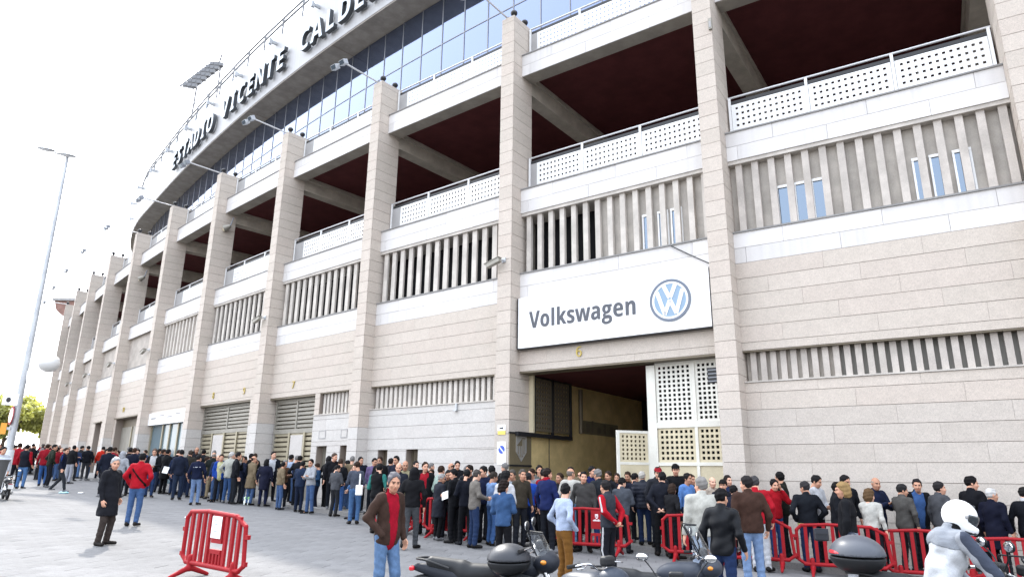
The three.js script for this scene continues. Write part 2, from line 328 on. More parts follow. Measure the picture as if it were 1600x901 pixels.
// lower slots
louvre(bayFrame(1), 0.05, XR / U - 0.003, 0.347, 0.455, 26, 0.14, -0.16, 0.14, [[0.044, 0.36, M.block, -0.3], [0.36, XR / U, M.slotBack, -0.36]], M.finDull);
louvre(bayFrame(0), XL / U, XR / U, 0.347, 0.455, 26, 0.14, -0.06, 0.14, [[XL / U, XR / U, M.block, -0.26]], M.finDull);
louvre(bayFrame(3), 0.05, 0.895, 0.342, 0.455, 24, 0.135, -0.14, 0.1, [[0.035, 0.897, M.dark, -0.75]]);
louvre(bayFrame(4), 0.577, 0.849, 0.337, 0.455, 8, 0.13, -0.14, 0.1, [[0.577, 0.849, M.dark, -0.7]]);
for (const [k, a, b, l] of [[0, 0.04, 0.96, 0.342], [1, 0.04, 0.96, 0.342], [3, 0.0395, 0.897, 0.337], [4, 0.53, 0.85, 0.332]]) {
  place(obj('slot_sill', box(S(a), S(b), Y(l) + 0.003, Y(l) + 0.04, -0.6, 0.03), M.fin, stadium), bayFrame(k));
  place(obj('slot_head', box(S(a), S(b), Y(0.455), Y(0.46) - 0.003, -0.6, -0.02), M.bronze, stadium), bayFrame(k));
}
// ticket openings and little plates
for (const [k, a, b, l0, l1] of [[3, 0.125, 0.198, 0.0, 0.13], [3, 0.334, 0.419, 0.0, 0.13], [4, 0.585, 0.682, 0.03, 0.159], [4, 0.806, 0.879, 0.03, 0.159]]) {
  const w = part('ticket_window', stadium, bayFrame(k)), z = -0.3;
  obj('shutter', box(S(a) - 0.02, S(b) + 0.02, Y(l0), Y(l1) + 0.02, z - 0.05, z), k === 4 ? M.doorMetal : M.bronze, w);
  for (let i = 0; i < 4; i++) { const x = S(a) + (i + 0.5) * (S(b) - S(a)) / 4; obj('bar', tube([x, Y(l0), z + 0.06], [x, Y(l1), z + 0.06], 0.012, 6), M.bronze, w); }
  obj('sill', box(S(a), S(b), Y(l0) + 0.003, Y(l0) + 0.04, z, 0.03), M.fin, w);
}
for (const [a, b] of [[0.60, 0.664], [0.806, 0.863]]) {
  const w = part('vent_plate', stadium, bayFrame(4)), x0 = S(a), x1 = S(b), y0 = Y(0.2), y1 = Y(0.246);
  obj('frame', [box(x0, x1, y1 - 0.03, y1, 0.003, 0.02), box(x0, x1, y0, y0 + 0.03, 0.003, 0.02), box(x0, x0 + 0.03, y0 + 0.03, y1 - 0.03, 0.003, 0.02), box(x1 - 0.03, x1, y0 + 0.03, y1 - 0.03, 0.003, 0.02)], M.greyPanel, w);
  obj('plate', box(x0 + 0.03, x1 - 0.03, y0 + 0.03, y1 - 0.03, 0.003, 0.012), M.paleStone[0], w);
}
// slatted metal doors
function slatDoor(k, a, b, top, mid, poster) {
  const d = part('metal_door', stadium, bayFrame(k)), z = -0.28, x0 = S(a), x1 = S(b), g = Y(GROUND(k + 1)), yt = Y(top), ym = Y(mid);
  obj('backing', box(x0, x1, g, yt, z - 0.3, z - 0.12), M.bronze, d);
  obj('door_frame', [box(x0, x0 + 0.1, g, yt, z - 0.1, z + 0.03), box(x1 - 0.1, x1, g, yt, z - 0.1, z + 0.03), box(x0, x1, yt - 0.1, yt, z - 0.1, z + 0.028), box(x0, x1, ym - 0.12, ym + 0.06, z - 0.1, z + 0.045), box((x0 + x1) / 2 - 0.05, (x0 + x1) / 2 + 0.05, ym, yt, z - 0.1, z + 0.027)], M.doorMetal, d);
  for (let y = ym + 0.12; y < yt - 0.15; y += 0.17) obj('slat', box(x0 + 0.1, x1 - 0.1, y, y + 0.11, z - 0.06, z), M.doorMetal, d);
  for (let y = g + 1.2; y < ym - 0.2; y += 0.2) obj('slat', box(x0 + 0.1, x1 - 0.1, y, y + 0.13, z - 0.06, z), M.doorGold, d);
  obj('lower_panel', box(x0 + 0.1, x1 - 0.1, g, g + 1.15, z - 0.06, z - 0.005), M.doorMetal, d);
  for (const q of poster) { obj('upright', [box(S(q) - 0.06, S(q) + 0.06, g, ym - 0.1, z, z + 0.06)], M.doorGold, d); }
  obj('poster', box(S(poster[0]) + 0.1, S(poster[1]) - 0.12, ym - 1.35, ym - 0.2, z + 0.01, z + 0.03), M.paleStone[1], d);
  obj('head', box(x0 - 0.2, x1 + 0.1, yt + 0.0, yt + 0.06, -0.55, -0.02), M.bronze, d);
}
slatDoor(4, 0.06, 0.53, 0.45, 0.26, [0.24, 0.40, 0.5]);
slatDoor(5, 0.0395, 0.79, 0.462, 0.29, [0.22, 0.40, 0.58, 0.74]);
{ // glazed doors under a white board, and darker doors further on
  const d = part('glass_door', stadium, bayFrame(6)), z = -0.25, g = Y(GROUND(7)), yt = Y(0.375);
  obj('board', box(S(0.0395), S(0.79), yt, Y(0.472) - 0.005, -0.5, 0.05), M.signWhite, d);
  for (let i = 0; i < 4; i++) obj('board_text', box(S(0.1 + 0.17 * i), S(0.1 + 0.17 * i) + 0.75, Y(0.42) + (i % 2) * 0.12, Y(0.42) + 0.09 + (i % 2) * 0.12, 0.05, 0.056), M.greyPanel, d);
  obj('door_frame', [0.05, 0.3, 0.45, 0.62, 0.76].map((s) => box(S(s) - 0.07, S(s) + 0.07, g, yt, z, z + 0.1)), M.doorGold, d);
  for (const [a, b] of [[0.05, 0.3], [0.3, 0.45], [0.45, 0.62], [0.62, 0.76]]) obj('pane', box(S(a) + 0.07, S(b) - 0.07, g, yt, z, z + 0.03), M.doorGlass, d);
  obj('backing', box(S(0.0395), S(0.79), g, yt, z - 0.2, z - 0.02), M.dark, d);
  for (const [k, a, b] of [[7, 0.09, 0.74], [8, 0.3, 0.55]]) {
    const e = part('side_door', stadium, bayFrame(k)), gg = Y(GROUND(k + 1)), tt = Y(0.472);
    obj('leaf', box(S(a), S(b), gg, tt - 0.5, -0.5, -0.4), M.doorMetal, e); obj('transom_panel', box(S(a), S(b), tt - 0.5, tt, -0.5, -0.42), M.bronze, e);
    obj('head', box(S(a) - 0.1, S(b) + 0.1, tt + 0.004, tt + 0.07, -0.5, 0.12), M.bronze, e);
    obj('upright', [box(S((a + b) / 2) - 0.06, S((a + b) / 2) + 0.06, gg, tt - 0.5, -0.4, -0.34)], M.doorGold, e);
  }
}
// door numbers
for (const [k, s, l, ch] of [[2, 0.335, 0.502, '6'], [4, 0.275, 0.508, '7'], [5, 0.225, 0.515, '8'], [5, 0.675, 0.515, '9'], [7, 0.24, 0.53, '10']]) {
  const o = obj('door_number', textGeo(ch, 0.3, 0.03, fontThin), M.gold, stadium); place(o, bayFrame(k).multiply(new THREE.Matrix4().makeTranslation(S(s), Y(l), 0.008)));
}
// ---- solid strips that follow the plan
function strip(t0, t1, n, dOut, dIn, y0, y1) {
  const pos = [], q = (v, y) => [v.x - ORIGIN.x, y - ORIGIN.y, v.y - ORIGIN.z];
  const quad = (a, b, c, d) => pos.push(...a, ...b, ...c, ...a, ...c, ...d);
  for (let i = 0; i < n; i++) {
    const a = t0 + (t1 - t0) * i / n, b = t0 + (t1 - t0) * (i + 1) / n, A = offPoint(a, dOut), B = offPoint(b, dOut), C = offPoint(a, dIn), D = offPoint(b, dIn);
    quad(q(B, y0), q(A, y0), q(A, y1), q(B, y1)); quad(q(C, y0), q(D, y0), q(D, y1), q(C, y1));
    quad(q(B, y1), q(A, y1), q(C, y1), q(D, y1)); quad(q(A, y0), q(B, y0), q(D, y0), q(C, y0));
    if (!i) quad(q(A, y0), q(C, y0), q(C, y1), q(A, y1)); if (i === n - 1) quad(q(D, y0), q(B, y0), q(B, y1), q(D, y1));
  }
  const g = new THREE.BufferGeometry(); g.setAttribute('position', new THREE.Float32BufferAttribute(pos, 3)); g.computeVertexNormals(); return metricUV(g);
}
const yB = Y(2.088), yC = Y(1.969), yE = Y(1.343);
obj('terrace_slab', strip(-0.2, 13, 53, -0.62, -9.2, yC + 0.36, yB - 0.01), M.concrete, stadium);
obj('gallery_ceiling', strip(-0.2, 13, 53, -0.62, -9, yC + 0.3, yC + 0.355), M.maroon, stadium);
obj('gallery_floor', strip(-0.2, 13, 53, -0.56, -9.2, yE - 0.3, yE - 0.01), M.concrete, stadium);
obj('gallery_wall', strip(-0.2, 13, 53, -9, -9.4, yE - 0.01, yC + 0.3), M.maroonDark, stadium);
obj('rear_wall', strip(-0.2, 13, 53, -9.5, -9.9, -2, yE - 0.3), M.concrete, stadium);
for (let k = 0; k <= 13; k++) {
  const m = pillarFrame(k);
  place(obj('gallery_beam', [box(-0.26, 0.26, yC - 0.42, yC + 0.29, -8.98, -0.64), box(-0.34, 0.34, yC + 0.12, yC + 0.285, -8.97, -0.645)], M.beam, stadium), m);
  place(obj('inner_pier', box(-0.26, 0.26, Y(0.92), yE - 0.31, -0.9, -0.635), M.concrete, stadium), m);
  if (k <= 4) for (const [dx, dz, h] of [[1.6, -7, 2.6], [3.4, -7.4, 2.7], [5.2, -7, 2.6]]) {
    const o = part('gallery_lamp', stadium, k > 0 ? bayFrame(k - 1 < 0 ? 0 : k - 1) : m);
    obj('stem', tube([dx, yC + 0.3, dz], [dx, yC + 0.3 - h, dz], 0.03, 6), M.beam, o); obj('shade', cone([dx, yC + 0.22, dz], [dx, yC + 0.3, dz], 0.2, 0.1), M.beam, o);
  }
}
// ---- the glass wall on the terrace, and the curved white roof edge above it
{
  const cw = part('glass_wall'), d = -0.86 * U, y3 = Y(3.7), rows = [[yB, Y(2.84)], [Y(2.84), Y(3.27)], [Y(3.27), y3]];
  for (let i = 0; i < 50; i++) {
    const a = i * 0.25 - 0.05, A = offPoint(a + 0.25, d), B = offPoint(a, d), m = frame(A, B), L = A.distanceTo(B);
    rows.forEach(([y0, y1], r) => { const o = obj('pane', box(0.03, L - 0.03, y0 + 0.03, y1 - 0.03, -0.03, 0), M.glass, cw); place(o, m); });
    place(obj('mullion', [box(-0.03, 0.03, yB, y3, -0.06, 0.03)], M.mullion, cw), m);
    place(obj('transom', [box(0.03, L - 0.03, Y(3.27) - 0.03, Y(3.27) + 0.03, -0.06, 0.025), box(0.03, L - 0.03, Y(2.84) - 0.03, Y(2.84) + 0.03, -0.06, 0.025)], M.mullion, cw), m);
  }
  obj('glass_wall_backing', strip(-0.2, 13, 80, d - 0.5, d - 0.8, yB, y3), M.dark, stadium);
  obj('roof_edge', strip(-0.4, 16, 160, -0.63 * U, -0.63 * U - 5, y3 + 0.1, Y(4.31)), M.fascia, stadium);
  obj('roof_soffit', strip(-0.4, 16, 160, -0.63 * U - 0.03, -0.63 * U - 5, y3, y3 + 0.098), M.soffit, stadium);
  for (let t = 0.6; t < 14; t += 1.7) { const A = offPoint(t + 0.004, -0.63 * U - 0.05), B = offPoint(t - 0.004, -0.63 * U - 0.05); place(obj('soffit_joint', box(-0.02, 0.05, y3 - 0.012, y3 + 0.002, -1.55, 0), M.mortar, stadium), frame(A, B)); }
  // railing along the roof
  const rail = part('roof_railing'), dR = -0.63 * U - 0.25, pts = (y) => { const o = []; for (let t = 0; t <= 15; t += 0.25) { const p = offPoint(t, dR); o.push([p.x - ORIGIN.x, y - ORIGIN.y, p.y - ORIGIN.z]); } return o; };
  for (const y of [Y(4.56), Y(4.5), Y(4.33)]) obj('rail', curveTube(pts(y), 0.075, 240, 6), M.roofRail, rail);
  for (let t = 0.1; t < 15; t += 0.42) {
    const p = offPoint(t, dR), q = [p.x - ORIGIN.x, 0, p.y - ORIGIN.z];
    obj('post', tube([q[0], Y(4.31) - ORIGIN.y, q[2]], [q[0], Y(4.56) - ORIGIN.y, q[2]], 0.075, 6), M.roofRail, rail);
    if (Math.floor(t / 0.42) % 3 !== 2) { const A = offPoint(t + 0.36, dR), B = offPoint(t + 0.05, dR); place(obj('glass_screen', box(0, A.distanceTo(B), Y(4.31), Y(4.47), -0.02, 0.02), M.window, rail), frame(A, B)); }
    if (Math.floor(t / 0.42) % 2 === 0) { const A = offPoint(t + 0.01, -0.63 * U), B = offPoint(t, -0.63 * U); place(obj('spot_lamp', [box(-0.06, 0.06, Y(4.22), Y(4.25), 0, 0.5), box(-0.1, 0.1, Y(4.2), Y(4.26), 0.42, 0.62)], M.galv, rail), frame(A, B)); }
  }
  // raised metal lettering
  for (const [word, start] of [['ESTADIO', 9.86], ['VICENTE', 8.05], ['CALDER\u00d3N', 6.235]]) [...word].forEach((ch, i) => {
    const t = start - (i + 0.5) * 0.2255, A = offPoint(t + 0.02, -0.63 * U + 0.12), B = offPoint(t - 0.02, -0.63 * U + 0.12), h = 0.228 * U;
    const base = ch === '\u00d3' ? 'O' : ch, g = textGeo(base, h, 0.26), w = g.boundingBox.max.x - g.boundingBox.min.x, parts = [];
    g.translate(-w / 2 - g.boundingBox.min.x, 0, 0); parts.push(g);
    if (ch === '\u00d3') { const a = extrude(poly([[-0.05, h + 0.1], [0.12, h + 0.1], [0.35, h + 0.42], [0.1, h + 0.42]]), 0.26); parts.push(a); }
    const o = obj('raised_letter', parts, M.letter, stadium), face = parts[0].clone(); face.scale(0.97, 0.985, 0.06); face.translate(0, 0.012, 0.262); obj('letter_face', face, M.letterFace, o); place(o, frame(A, B).multiply(new THREE.Matrix4().makeTranslation(A.distanceTo(B) / 2, Y(3.812), 0)));
  });
}
// ---- the gateway in bay two
{
  const f = bayFrame(2), g = Y(GROUND(2)), T = Y(0.453), gp = part('gateway', stadium, f);
  obj('side_wall', box(XL - 0.3, XL - 0.1, g, T, -9.2, -0.64), M.ochre, gp);
  obj('far_side_wall', box(XR - 0.1, XR + 0.2, g, T, -9.2, -0.64), M.ochre, gp);
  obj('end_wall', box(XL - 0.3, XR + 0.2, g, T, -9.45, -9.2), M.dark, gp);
  obj('passage_ceiling', box(XL - 0.3, XR + 0.2, T, T + 0.2, -9.4, -0.56), M.maroonDark, gp);
  obj('passage_floor', box(XL - 0.3, XR + 0.2, g, groundY(3, -20) + 0.12, -9.4, 0.0), M.concrete, gp);
  obj('lintel_soffit', box(XL, XR, T, Y(0.46) - 0.003, -0.56, -0.01), M.bronze, gp);
  obj('duct', tube([XL - 0.02, Y(0.22), -3.9], [XL - 0.02, Y(0.44), -3.9], 0.08), M.bronze, gp);
  obj('wall_plate', box(XL - 0.1, XL - 0.08, Y(0.222), Y(0.288), -6.9, -4.1), mat(0.25, 0.22, 0.14, 0.7, { map: metalTex }), gp);
  obj('faded_marks', [[-4.4, 0.25, 0.3], [-4.8, 0.12, 0.42], [-5.2, 0.3, 0.2], [-5.7, 0.2, 0.34], [-6.2, 0.28, 0.3]].map(([z, w, h]) => box(XL - 0.08, XL - 0.076, Y(0.232), Y(0.232) + h, z - w, z)), M.bronze, gp);
  for (const [z, x] of [[-1.9, XL - 0.09]]) obj('wall_joint', box(x - 0.02, x + 0.004, g, T, z - 0.02, z + 0.02), M.bronze, gp);
  // left leaf, folded back against the passage wall, and the plate with the crest on the pillar
  const leaf = part('gate_leaf', stadium, f.clone().multiply(new THREE.Matrix4().makeTranslation(XL + 0.08, 0, -0.66)).multiply(new THREE.Matrix4().makeRotationY(Math.PI / 2)));
  const lw = 2.3, l0 = Y(0.195), l1 = Y(0.448);
  for (const [a, n] of [[0.08, 6], [1.22, 5]]) { const o = obj('perforated_sheet', perforated(1.02, l1 - l0 - 0.1, n, 11, 0.062, 0.02, 0.06).clone(), M.bronze, leaf); o.position.set(a, l0 + 0.08, 0); }
  obj('leaf_frame', [box(0, 0.08, l0, l1, -0.04, 0.06), box(1.12, 1.2, l0, l1, -0.03, 0.05), box(lw, lw + 0.06, l0, l1, -0.04, 0.06), box(-0.9, lw + 0.06, l0 - 0.12, l0, -0.05, 0.07), box(0, lw + 0.06, l1, l1 + 0.05, -0.04, 0.06)], M.black, leaf);
  obj('hinge_post', [box(-0.12, -0.04, l0, l1 + 0.05, -0.06, 0.1)], M.gateCream, leaf);
  // right leaf with its wicket
  const gx0 = S(0.632), gx1 = XR - 0.01, z = -0.4, r = part('gate_leaf', stadium, f), up0 = Y(0.217), up1 = Y(0.445), lo0 = Y(0.065), lo1 = Y(0.195), half = gx0 + 0.3 + (gx1 - gx0 - 0.3) * 0.54;
  obj('leaf_frame', [box(gx0, gx0 + 0.26, g, up1, z - 0.06, z + 0.05), box(gx0 + 0.26, gx1, lo1, up0, z - 0.05, z + 0.045), box(gx0 + 0.26, gx1, lo0 - 0.09, lo0, z - 0.05, z + 0.045), box(gx0 + 0.26, gx1, up1, up1 + 0.05, z - 0.05, z + 0.045), box(half - 0.04, half + 0.04, g, up1, z - 0.05, z + 0.04)], M.gateWhite, r);
  const vent = (x, y) => x > 0.38 && y > 1.0 && y < 1.38;
  const sheet = (x0, x1, y0, y1, nx, ny, m, skip) => { const o = obj('perforated_sheet', perforated(x1 - x0, y1 - y0, nx, ny, 0.075, 0.02, 0.05, skip).clone(), m, r); o.position.set(x0, y0, z - 0.01); };
  sheet(gx0 + 0.27, half - 0.04, up0, up1, 7, 12, M.gateWhite); sheet(half + 0.04, gx1, up0, up1, 6, 12, M.gateWhite, vent);
  sheet(gx0 + 0.27, half - 0.04, lo0, lo1, 7, 6, M.gateCream); sheet(half + 0.04, gx1, lo0, lo1, 6, 6, M.gateCream);
  obj('kick_plate', box(gx0 + 0.27, gx1, g, lo0 - 0.09, z - 0.02, z + 0.01), M.gateCream, r);
  for (let i = 0; i < 4; i++) obj('vent_slat', box(half + 0.42, gx1 - 0.02, up0 + 1.02 + i * 0.1, up0 + 1.05 + i * 0.1, z + 0.03, z + 0.05), M.mullion, r);
  obj('vent_box', box(half + 0.4, gx1 - 0.01, up0 + 0.99, up0 + 1.4, z - 0.06, z + 0.03), M.black, r);
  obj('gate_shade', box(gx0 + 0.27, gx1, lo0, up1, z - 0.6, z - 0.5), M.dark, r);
  const wk = part('wicket_door', stadium, f.clone().multiply(new THREE.Matrix4().makeTranslation(gx0, 0, z)).multiply(new THREE.Matrix4().makeRotationY(deg(-128))));
  const wy0 = lo0, wy1 = Y(0.185);
  obj('wicket_frame', [box(0, 0.06, g, wy1, -0.03, 0.03), box(0.92, 1.0, g, wy1, -0.03, 0.03), box(0.06, 0.92, wy1 - 0.07, wy1, -0.029, 0.029), box(0.06, 0.92, wy0 - 0.07, wy0, -0.029, 0.029)], M.gateWhite, wk);
  { const o = obj('perforated_sheet', perforated(0.86, wy1 - 0.07 - wy0, 6, 6, 0.062, 0.02, 0.05).clone(), M.gateCream, wk); o.position.set(0.06, wy0, -0.01); }
  obj('kick_plate', box(0.06, 0.92, g, wy0 - 0.07, -0.02, 0.02), M.gateCream, wk);
}
// ---------------------------------------------------------------- smooth solids: rounded parts joined on a grid and meshed
class Field {
  constructor(lo, hi, cell) {
    this.lo = lo; this.c = cell; this.n = [0, 1, 2].map((i) => Math.max(3, Math.ceil((hi[i] - lo[i]) / cell) + 1));
    this.f = new Float32Array(this.n[0] * this.n[1] * this.n[2]).fill(1);
  }
  run(lo, hi, fn) {
    const { n, c, lo: o, f } = this, a = [0, 1, 2].map((i) => Math.max(0, Math.floor((lo[i] - o[i]) / c))), b = [0, 1, 2].map((i) => Math.min(n[i] - 1, Math.ceil((hi[i] - o[i]) / c)));
    for (let z = a[2]; z <= b[2]; z++) for (let y = a[1]; y <= b[1]; y++) { let k = (z * n[1] + y) * n[0] + a[0]; for (let x = a[0]; x <= b[0]; x++, k++) f[k] = fn(f[k], o[0] + x * c, o[1] + y * c, o[2] + z * c); }
    return this;
  }
  all(fn) { return this.run(this.lo, this.lo.map((v, i) => v + this.n[i] * this.c), fn); }
  static smin(a, b, k) { const h = k - Math.abs(a - b); return Math.min(a, b) - (h > 0 ? h * h / (4 * k) : 0); }
  cap(a, b, ra, rb, k = 0.03) {                                       // tapered capsule
    const m = Math.max(ra, rb) + k + 2.5 * this.c, d = [b[0] - a[0], b[1] - a[1], b[2] - a[2]], dd = d[0] ** 2 + d[1] ** 2 + d[2] ** 2 + 1e-9;
    return this.run(a.map((v, i) => Math.min(v, b[i]) - m), a.map((v, i) => Math.max(v, b[i]) + m), (f, x, y, z) => {
      const px = x - a[0], py = y - a[1], pz = z - a[2], t = Math.max(0, Math.min(1, (px * d[0] + py * d[1] + pz * d[2]) / dd));
      return Field.smin(f, Math.hypot(px - t * d[0], py - t * d[1], pz - t * d[2]) - ra - t * (rb - ra), k);
    });
  }
  ell(c, r, k = 0.03, neg = false, lean = 0) {                         // ellipsoid, optionally leaning about x, optionally carved out
    const m = Math.max(...r) + k + 2.5 * this.c, mn = Math.min(...r), cs = Math.cos(lean), sn = Math.sin(lean);
    return this.run(c.map((v) => v - m), c.map((v) => v + m), (f, x, y, z) => {
      const py = y - c[1], pz = z - c[2], qy = py * cs + pz * sn, qz = pz * cs - py * sn, px = x - c[0];
      const q = Math.hypot(px / r[0], qy / r[1], qz / r[2]), g = Math.hypot(px / r[0] ** 2, qy / r[1] ** 2, qz / r[2] ** 2), d = q < 1e-4 ? -mn : q * (q - 1) / g;
      return neg ? -Field.smin(-f, d, k) : Field.smin(f, d, k);
    });
  }
  rbox(c, h, r, k = 0.02) {                                           // rounded box
    const m = Math.max(...h) + k + 2.5 * this.c;
    return this.run(c.map((v) => v - m), c.map((v) => v + m), (f, x, y, z) => {
      const a = Math.abs(x - c[0]) - h[0] + r, b = Math.abs(y - c[1]) - h[1] + r, e = Math.abs(z - c[2]) - h[2] + r;
      return Field.smin(f, Math.hypot(Math.max(a, 0), Math.max(b, 0), Math.max(e, 0)) + Math.min(Math.max(a, b, e), 0) - r, k);
    });
  }
  cut(fn) { return this.all((f, x, y, z) => Math.max(f, fn(x, y, z))); }
  mesh(uv = 1) {
    const { n, c, lo, f } = this, [nx, ny, nz] = n, id = new Int32Array(f.length).fill(-1), P = [], N = [], sx = 1, sy = nx, sz = nx * ny;
    const off = [0, sx, sy, sx + sy, sz, sx + sz, sy + sz, sx + sy + sz], E = [[0, 1], [2, 3], [4, 5], [6, 7], [0, 2], [1, 3], [4, 6], [5, 7], [0, 4], [1, 5], [2, 6], [3, 7]];
    for (let z = 0; z < nz - 1; z++) for (let y = 0; y < ny - 1; y++) for (let x = 0; x < nx - 1; x++) {
      const k = z * sz + y * sy + x; let mask = 0; for (let i = 0; i < 8; i++) if (f[k + off[i]] < 0) mask |= 1 << i;
      if (!mask || mask === 255) continue;
      let px = 0, py = 0, pz = 0, m = 0;
      for (const [a, b] of E) { if (((mask >> a) & 1) === ((mask >> b) & 1)) continue; const fa = f[k + off[a]], fb = f[k + off[b]], t = fa / (fa - fb); px += (a & 1) + t * ((b & 1) - (a & 1)); py += (a >> 1 & 1) + t * ((b >> 1 & 1) - (a >> 1 & 1)); pz += (a >> 2 & 1) + t * ((b >> 2 & 1) - (a >> 2 & 1)); m++; }
      let gx = 0, gy = 0, gz = 0; for (let i = 0; i < 8; i++) { const v = Math.min(f[k + off[i]], c * 2); gx += (i & 1 ? v : -v); gy += (i & 2 ? v : -v); gz += (i & 4 ? v : -v); }
      const l = Math.hypot(gx, gy, gz) || 1; id[k] = P.length / 3;
      P.push(lo[0] + (x + px / m) * c, lo[1] + (y + py / m) * c, lo[2] + (z + pz / m) * c); N.push(gx / l, gy / l, gz / l);
    }
    const I = [], q = (a, b, d, e, flip) => { if (a < 0 || b < 0 || d < 0 || e < 0) return; flip ? I.push(a, d, b, a, e, d) : I.push(a, b, d, a, d, e); };
    for (let z = 1; z < nz - 1; z++) for (let y = 1; y < ny - 1; y++) for (let x = 1; x < nx - 1; x++) {
      const k = z * sz + y * sy + x, s = f[k] < 0;
      if (s !== f[k + sx] < 0) q(id[k], id[k - sy], id[k - sy - sz], id[k - sz], s);
      if (s !== f[k + sy] < 0) q(id[k], id[k - sz], id[k - sz - sx], id[k - sx], s);
      if (s !== f[k + sz] < 0) q(id[k], id[k - sx], id[k - sx - sy], id[k - sy], s);
    }
    for (let i = 0; i < I.length; i += 3) {                           // wind every triangle to agree with its normals
      const [a, b, d] = [I[i] * 3, I[i + 1] * 3, I[i + 2] * 3], ux = P[b] - P[a], uy = P[b + 1] - P[a + 1], uz = P[b + 2] - P[a + 2], vx = P[d] - P[a], vy = P[d + 1] - P[a + 1], vz = P[d + 2] - P[a + 2];
      if ((uy * vz - uz * vy) * N[a] + (uz * vx - ux * vz) * N[a + 1] + (ux * vy - uy * vx) * N[a + 2] < 0) { const t = I[i + 1]; I[i + 1] = I[i + 2]; I[i + 2] = t; }
    }
    const g = new THREE.BufferGeometry(); g.setAttribute('position', new THREE.Float32BufferAttribute(P, 3)); g.setAttribute('normal', new THREE.Float32BufferAttribute(N, 3));
    const T = new Float32Array(P.length / 3 * 2); for (let i = 0; i < T.length / 2; i++) { T[2 * i] = (P[3 * i] + P[3 * i + 2]) * uv; T[2 * i + 1] = P[3 * i + 1] * uv; }
    g.setAttribute('uv', new THREE.BufferAttribute(T, 2)); g.setIndex(I); return g;
  }
}
// ---------------------------------------------------------------- people
const matCache = new Map();
function cloth(hex, rough = 0.9, kind = 'cloth') {
  const key = hex + rough + kind; if (!matCache.has(key)) { const c = col(hex).multiplyScalar(0.72); matCache.set(key, new THREE.MeshPhysicalMaterial({ color: c, roughness: rough, specularIntensity: 0.3, map: kind === 'cloth' ? clothTex : null })); } return matCache.get(key);
}
const SKIN = [[0.55, 0.30, 0.205], [0.47, 0.25, 0.165], [0.60, 0.35, 0.25], [0.38, 0.20, 0.13]].map(([r, g, b]) => mat(r, g, b, 0.65, { vertexColors: true, specularIntensity: 0.5 }));
const headCache = new Map();
function headGeo(lod) {
  if (headCache.has(lod)) return headCache.get(lod);
  const c = [0.007, 0.0135, 0.019][lod], F = new Field([-0.12, -0.16, -0.14], [0.12, 0.16, 0.15], c);
  F.ell([0, 0.03, -0.012], [0.075, 0.09, 0.094], 0.02).ell([0, -0.04, 0.022], [0.06, 0.075, 0.07], 0.03).ell([0, -0.086, 0.034], [0.04, 0.032, 0.045], 0.03);
  F.cap([0, 0.0, 0.087], [0, -0.03, 0.104], 0.009, 0.014, 0.012).cap([-0.034, 0.022, 0.077], [0.034, 0.022, 0.077], 0.012, 0.012, 0.02);
  for (const s of [-1, 1]) F.ell([s * 0.077, -0.008, -0.012], [0.011, 0.031, 0.02], 0.008).ell([s * 0.031, 0.003, 0.1], [0.016, 0.011, 0.016], 0.01, true).ell([s * 0.04, -0.03, 0.062], [0.022, 0.02, 0.022], 0.02);
  F.cap([-0.018, -0.062, 0.084], [0.018, -0.062, 0.084], 0.008, 0.008, 0.008).cap([0, -0.09, -0.03], [0, -0.155, -0.035], 0.052, 0.055, 0.03);
  const g = F.mesh().toNonIndexed(), p = g.attributes.position, C = new Float32Array(p.count * 3);
  for (let i = 0; i < p.count; i++) {
    const x = p.getX(i), y = p.getY(i), z = p.getZ(i); let k = [1, 1, 1];
    if (z > 0.055 && Math.hypot((Math.abs(x) - 0.031) / 0.013, (y - 0.004) / 0.008) < 1) k = [0.12, 0.16, 0.2];
    else if (z > 0.06 && Math.abs(Math.abs(x) - 0.031) < 0.02 && Math.abs(y - 0.023) < 0.007) k = [0.16, 0.16, 0.18];
    else if (z > 0.07 && Math.abs(x) < 0.024 && Math.abs(y + 0.063) < 0.009) k = [0.75, 0.5, 0.5];
    else if (z > 0.0 && y < -0.045 && Math.hypot(x, y + 0.06) < 0.07) k = [0.85, 0.82, 0.82];
    C.set(k, 3 * i);
  }
  g.setAttribute('color', new THREE.BufferAttribute(C, 3)); headCache.set(lod, g); return g;
}
const hairCache = new Map();
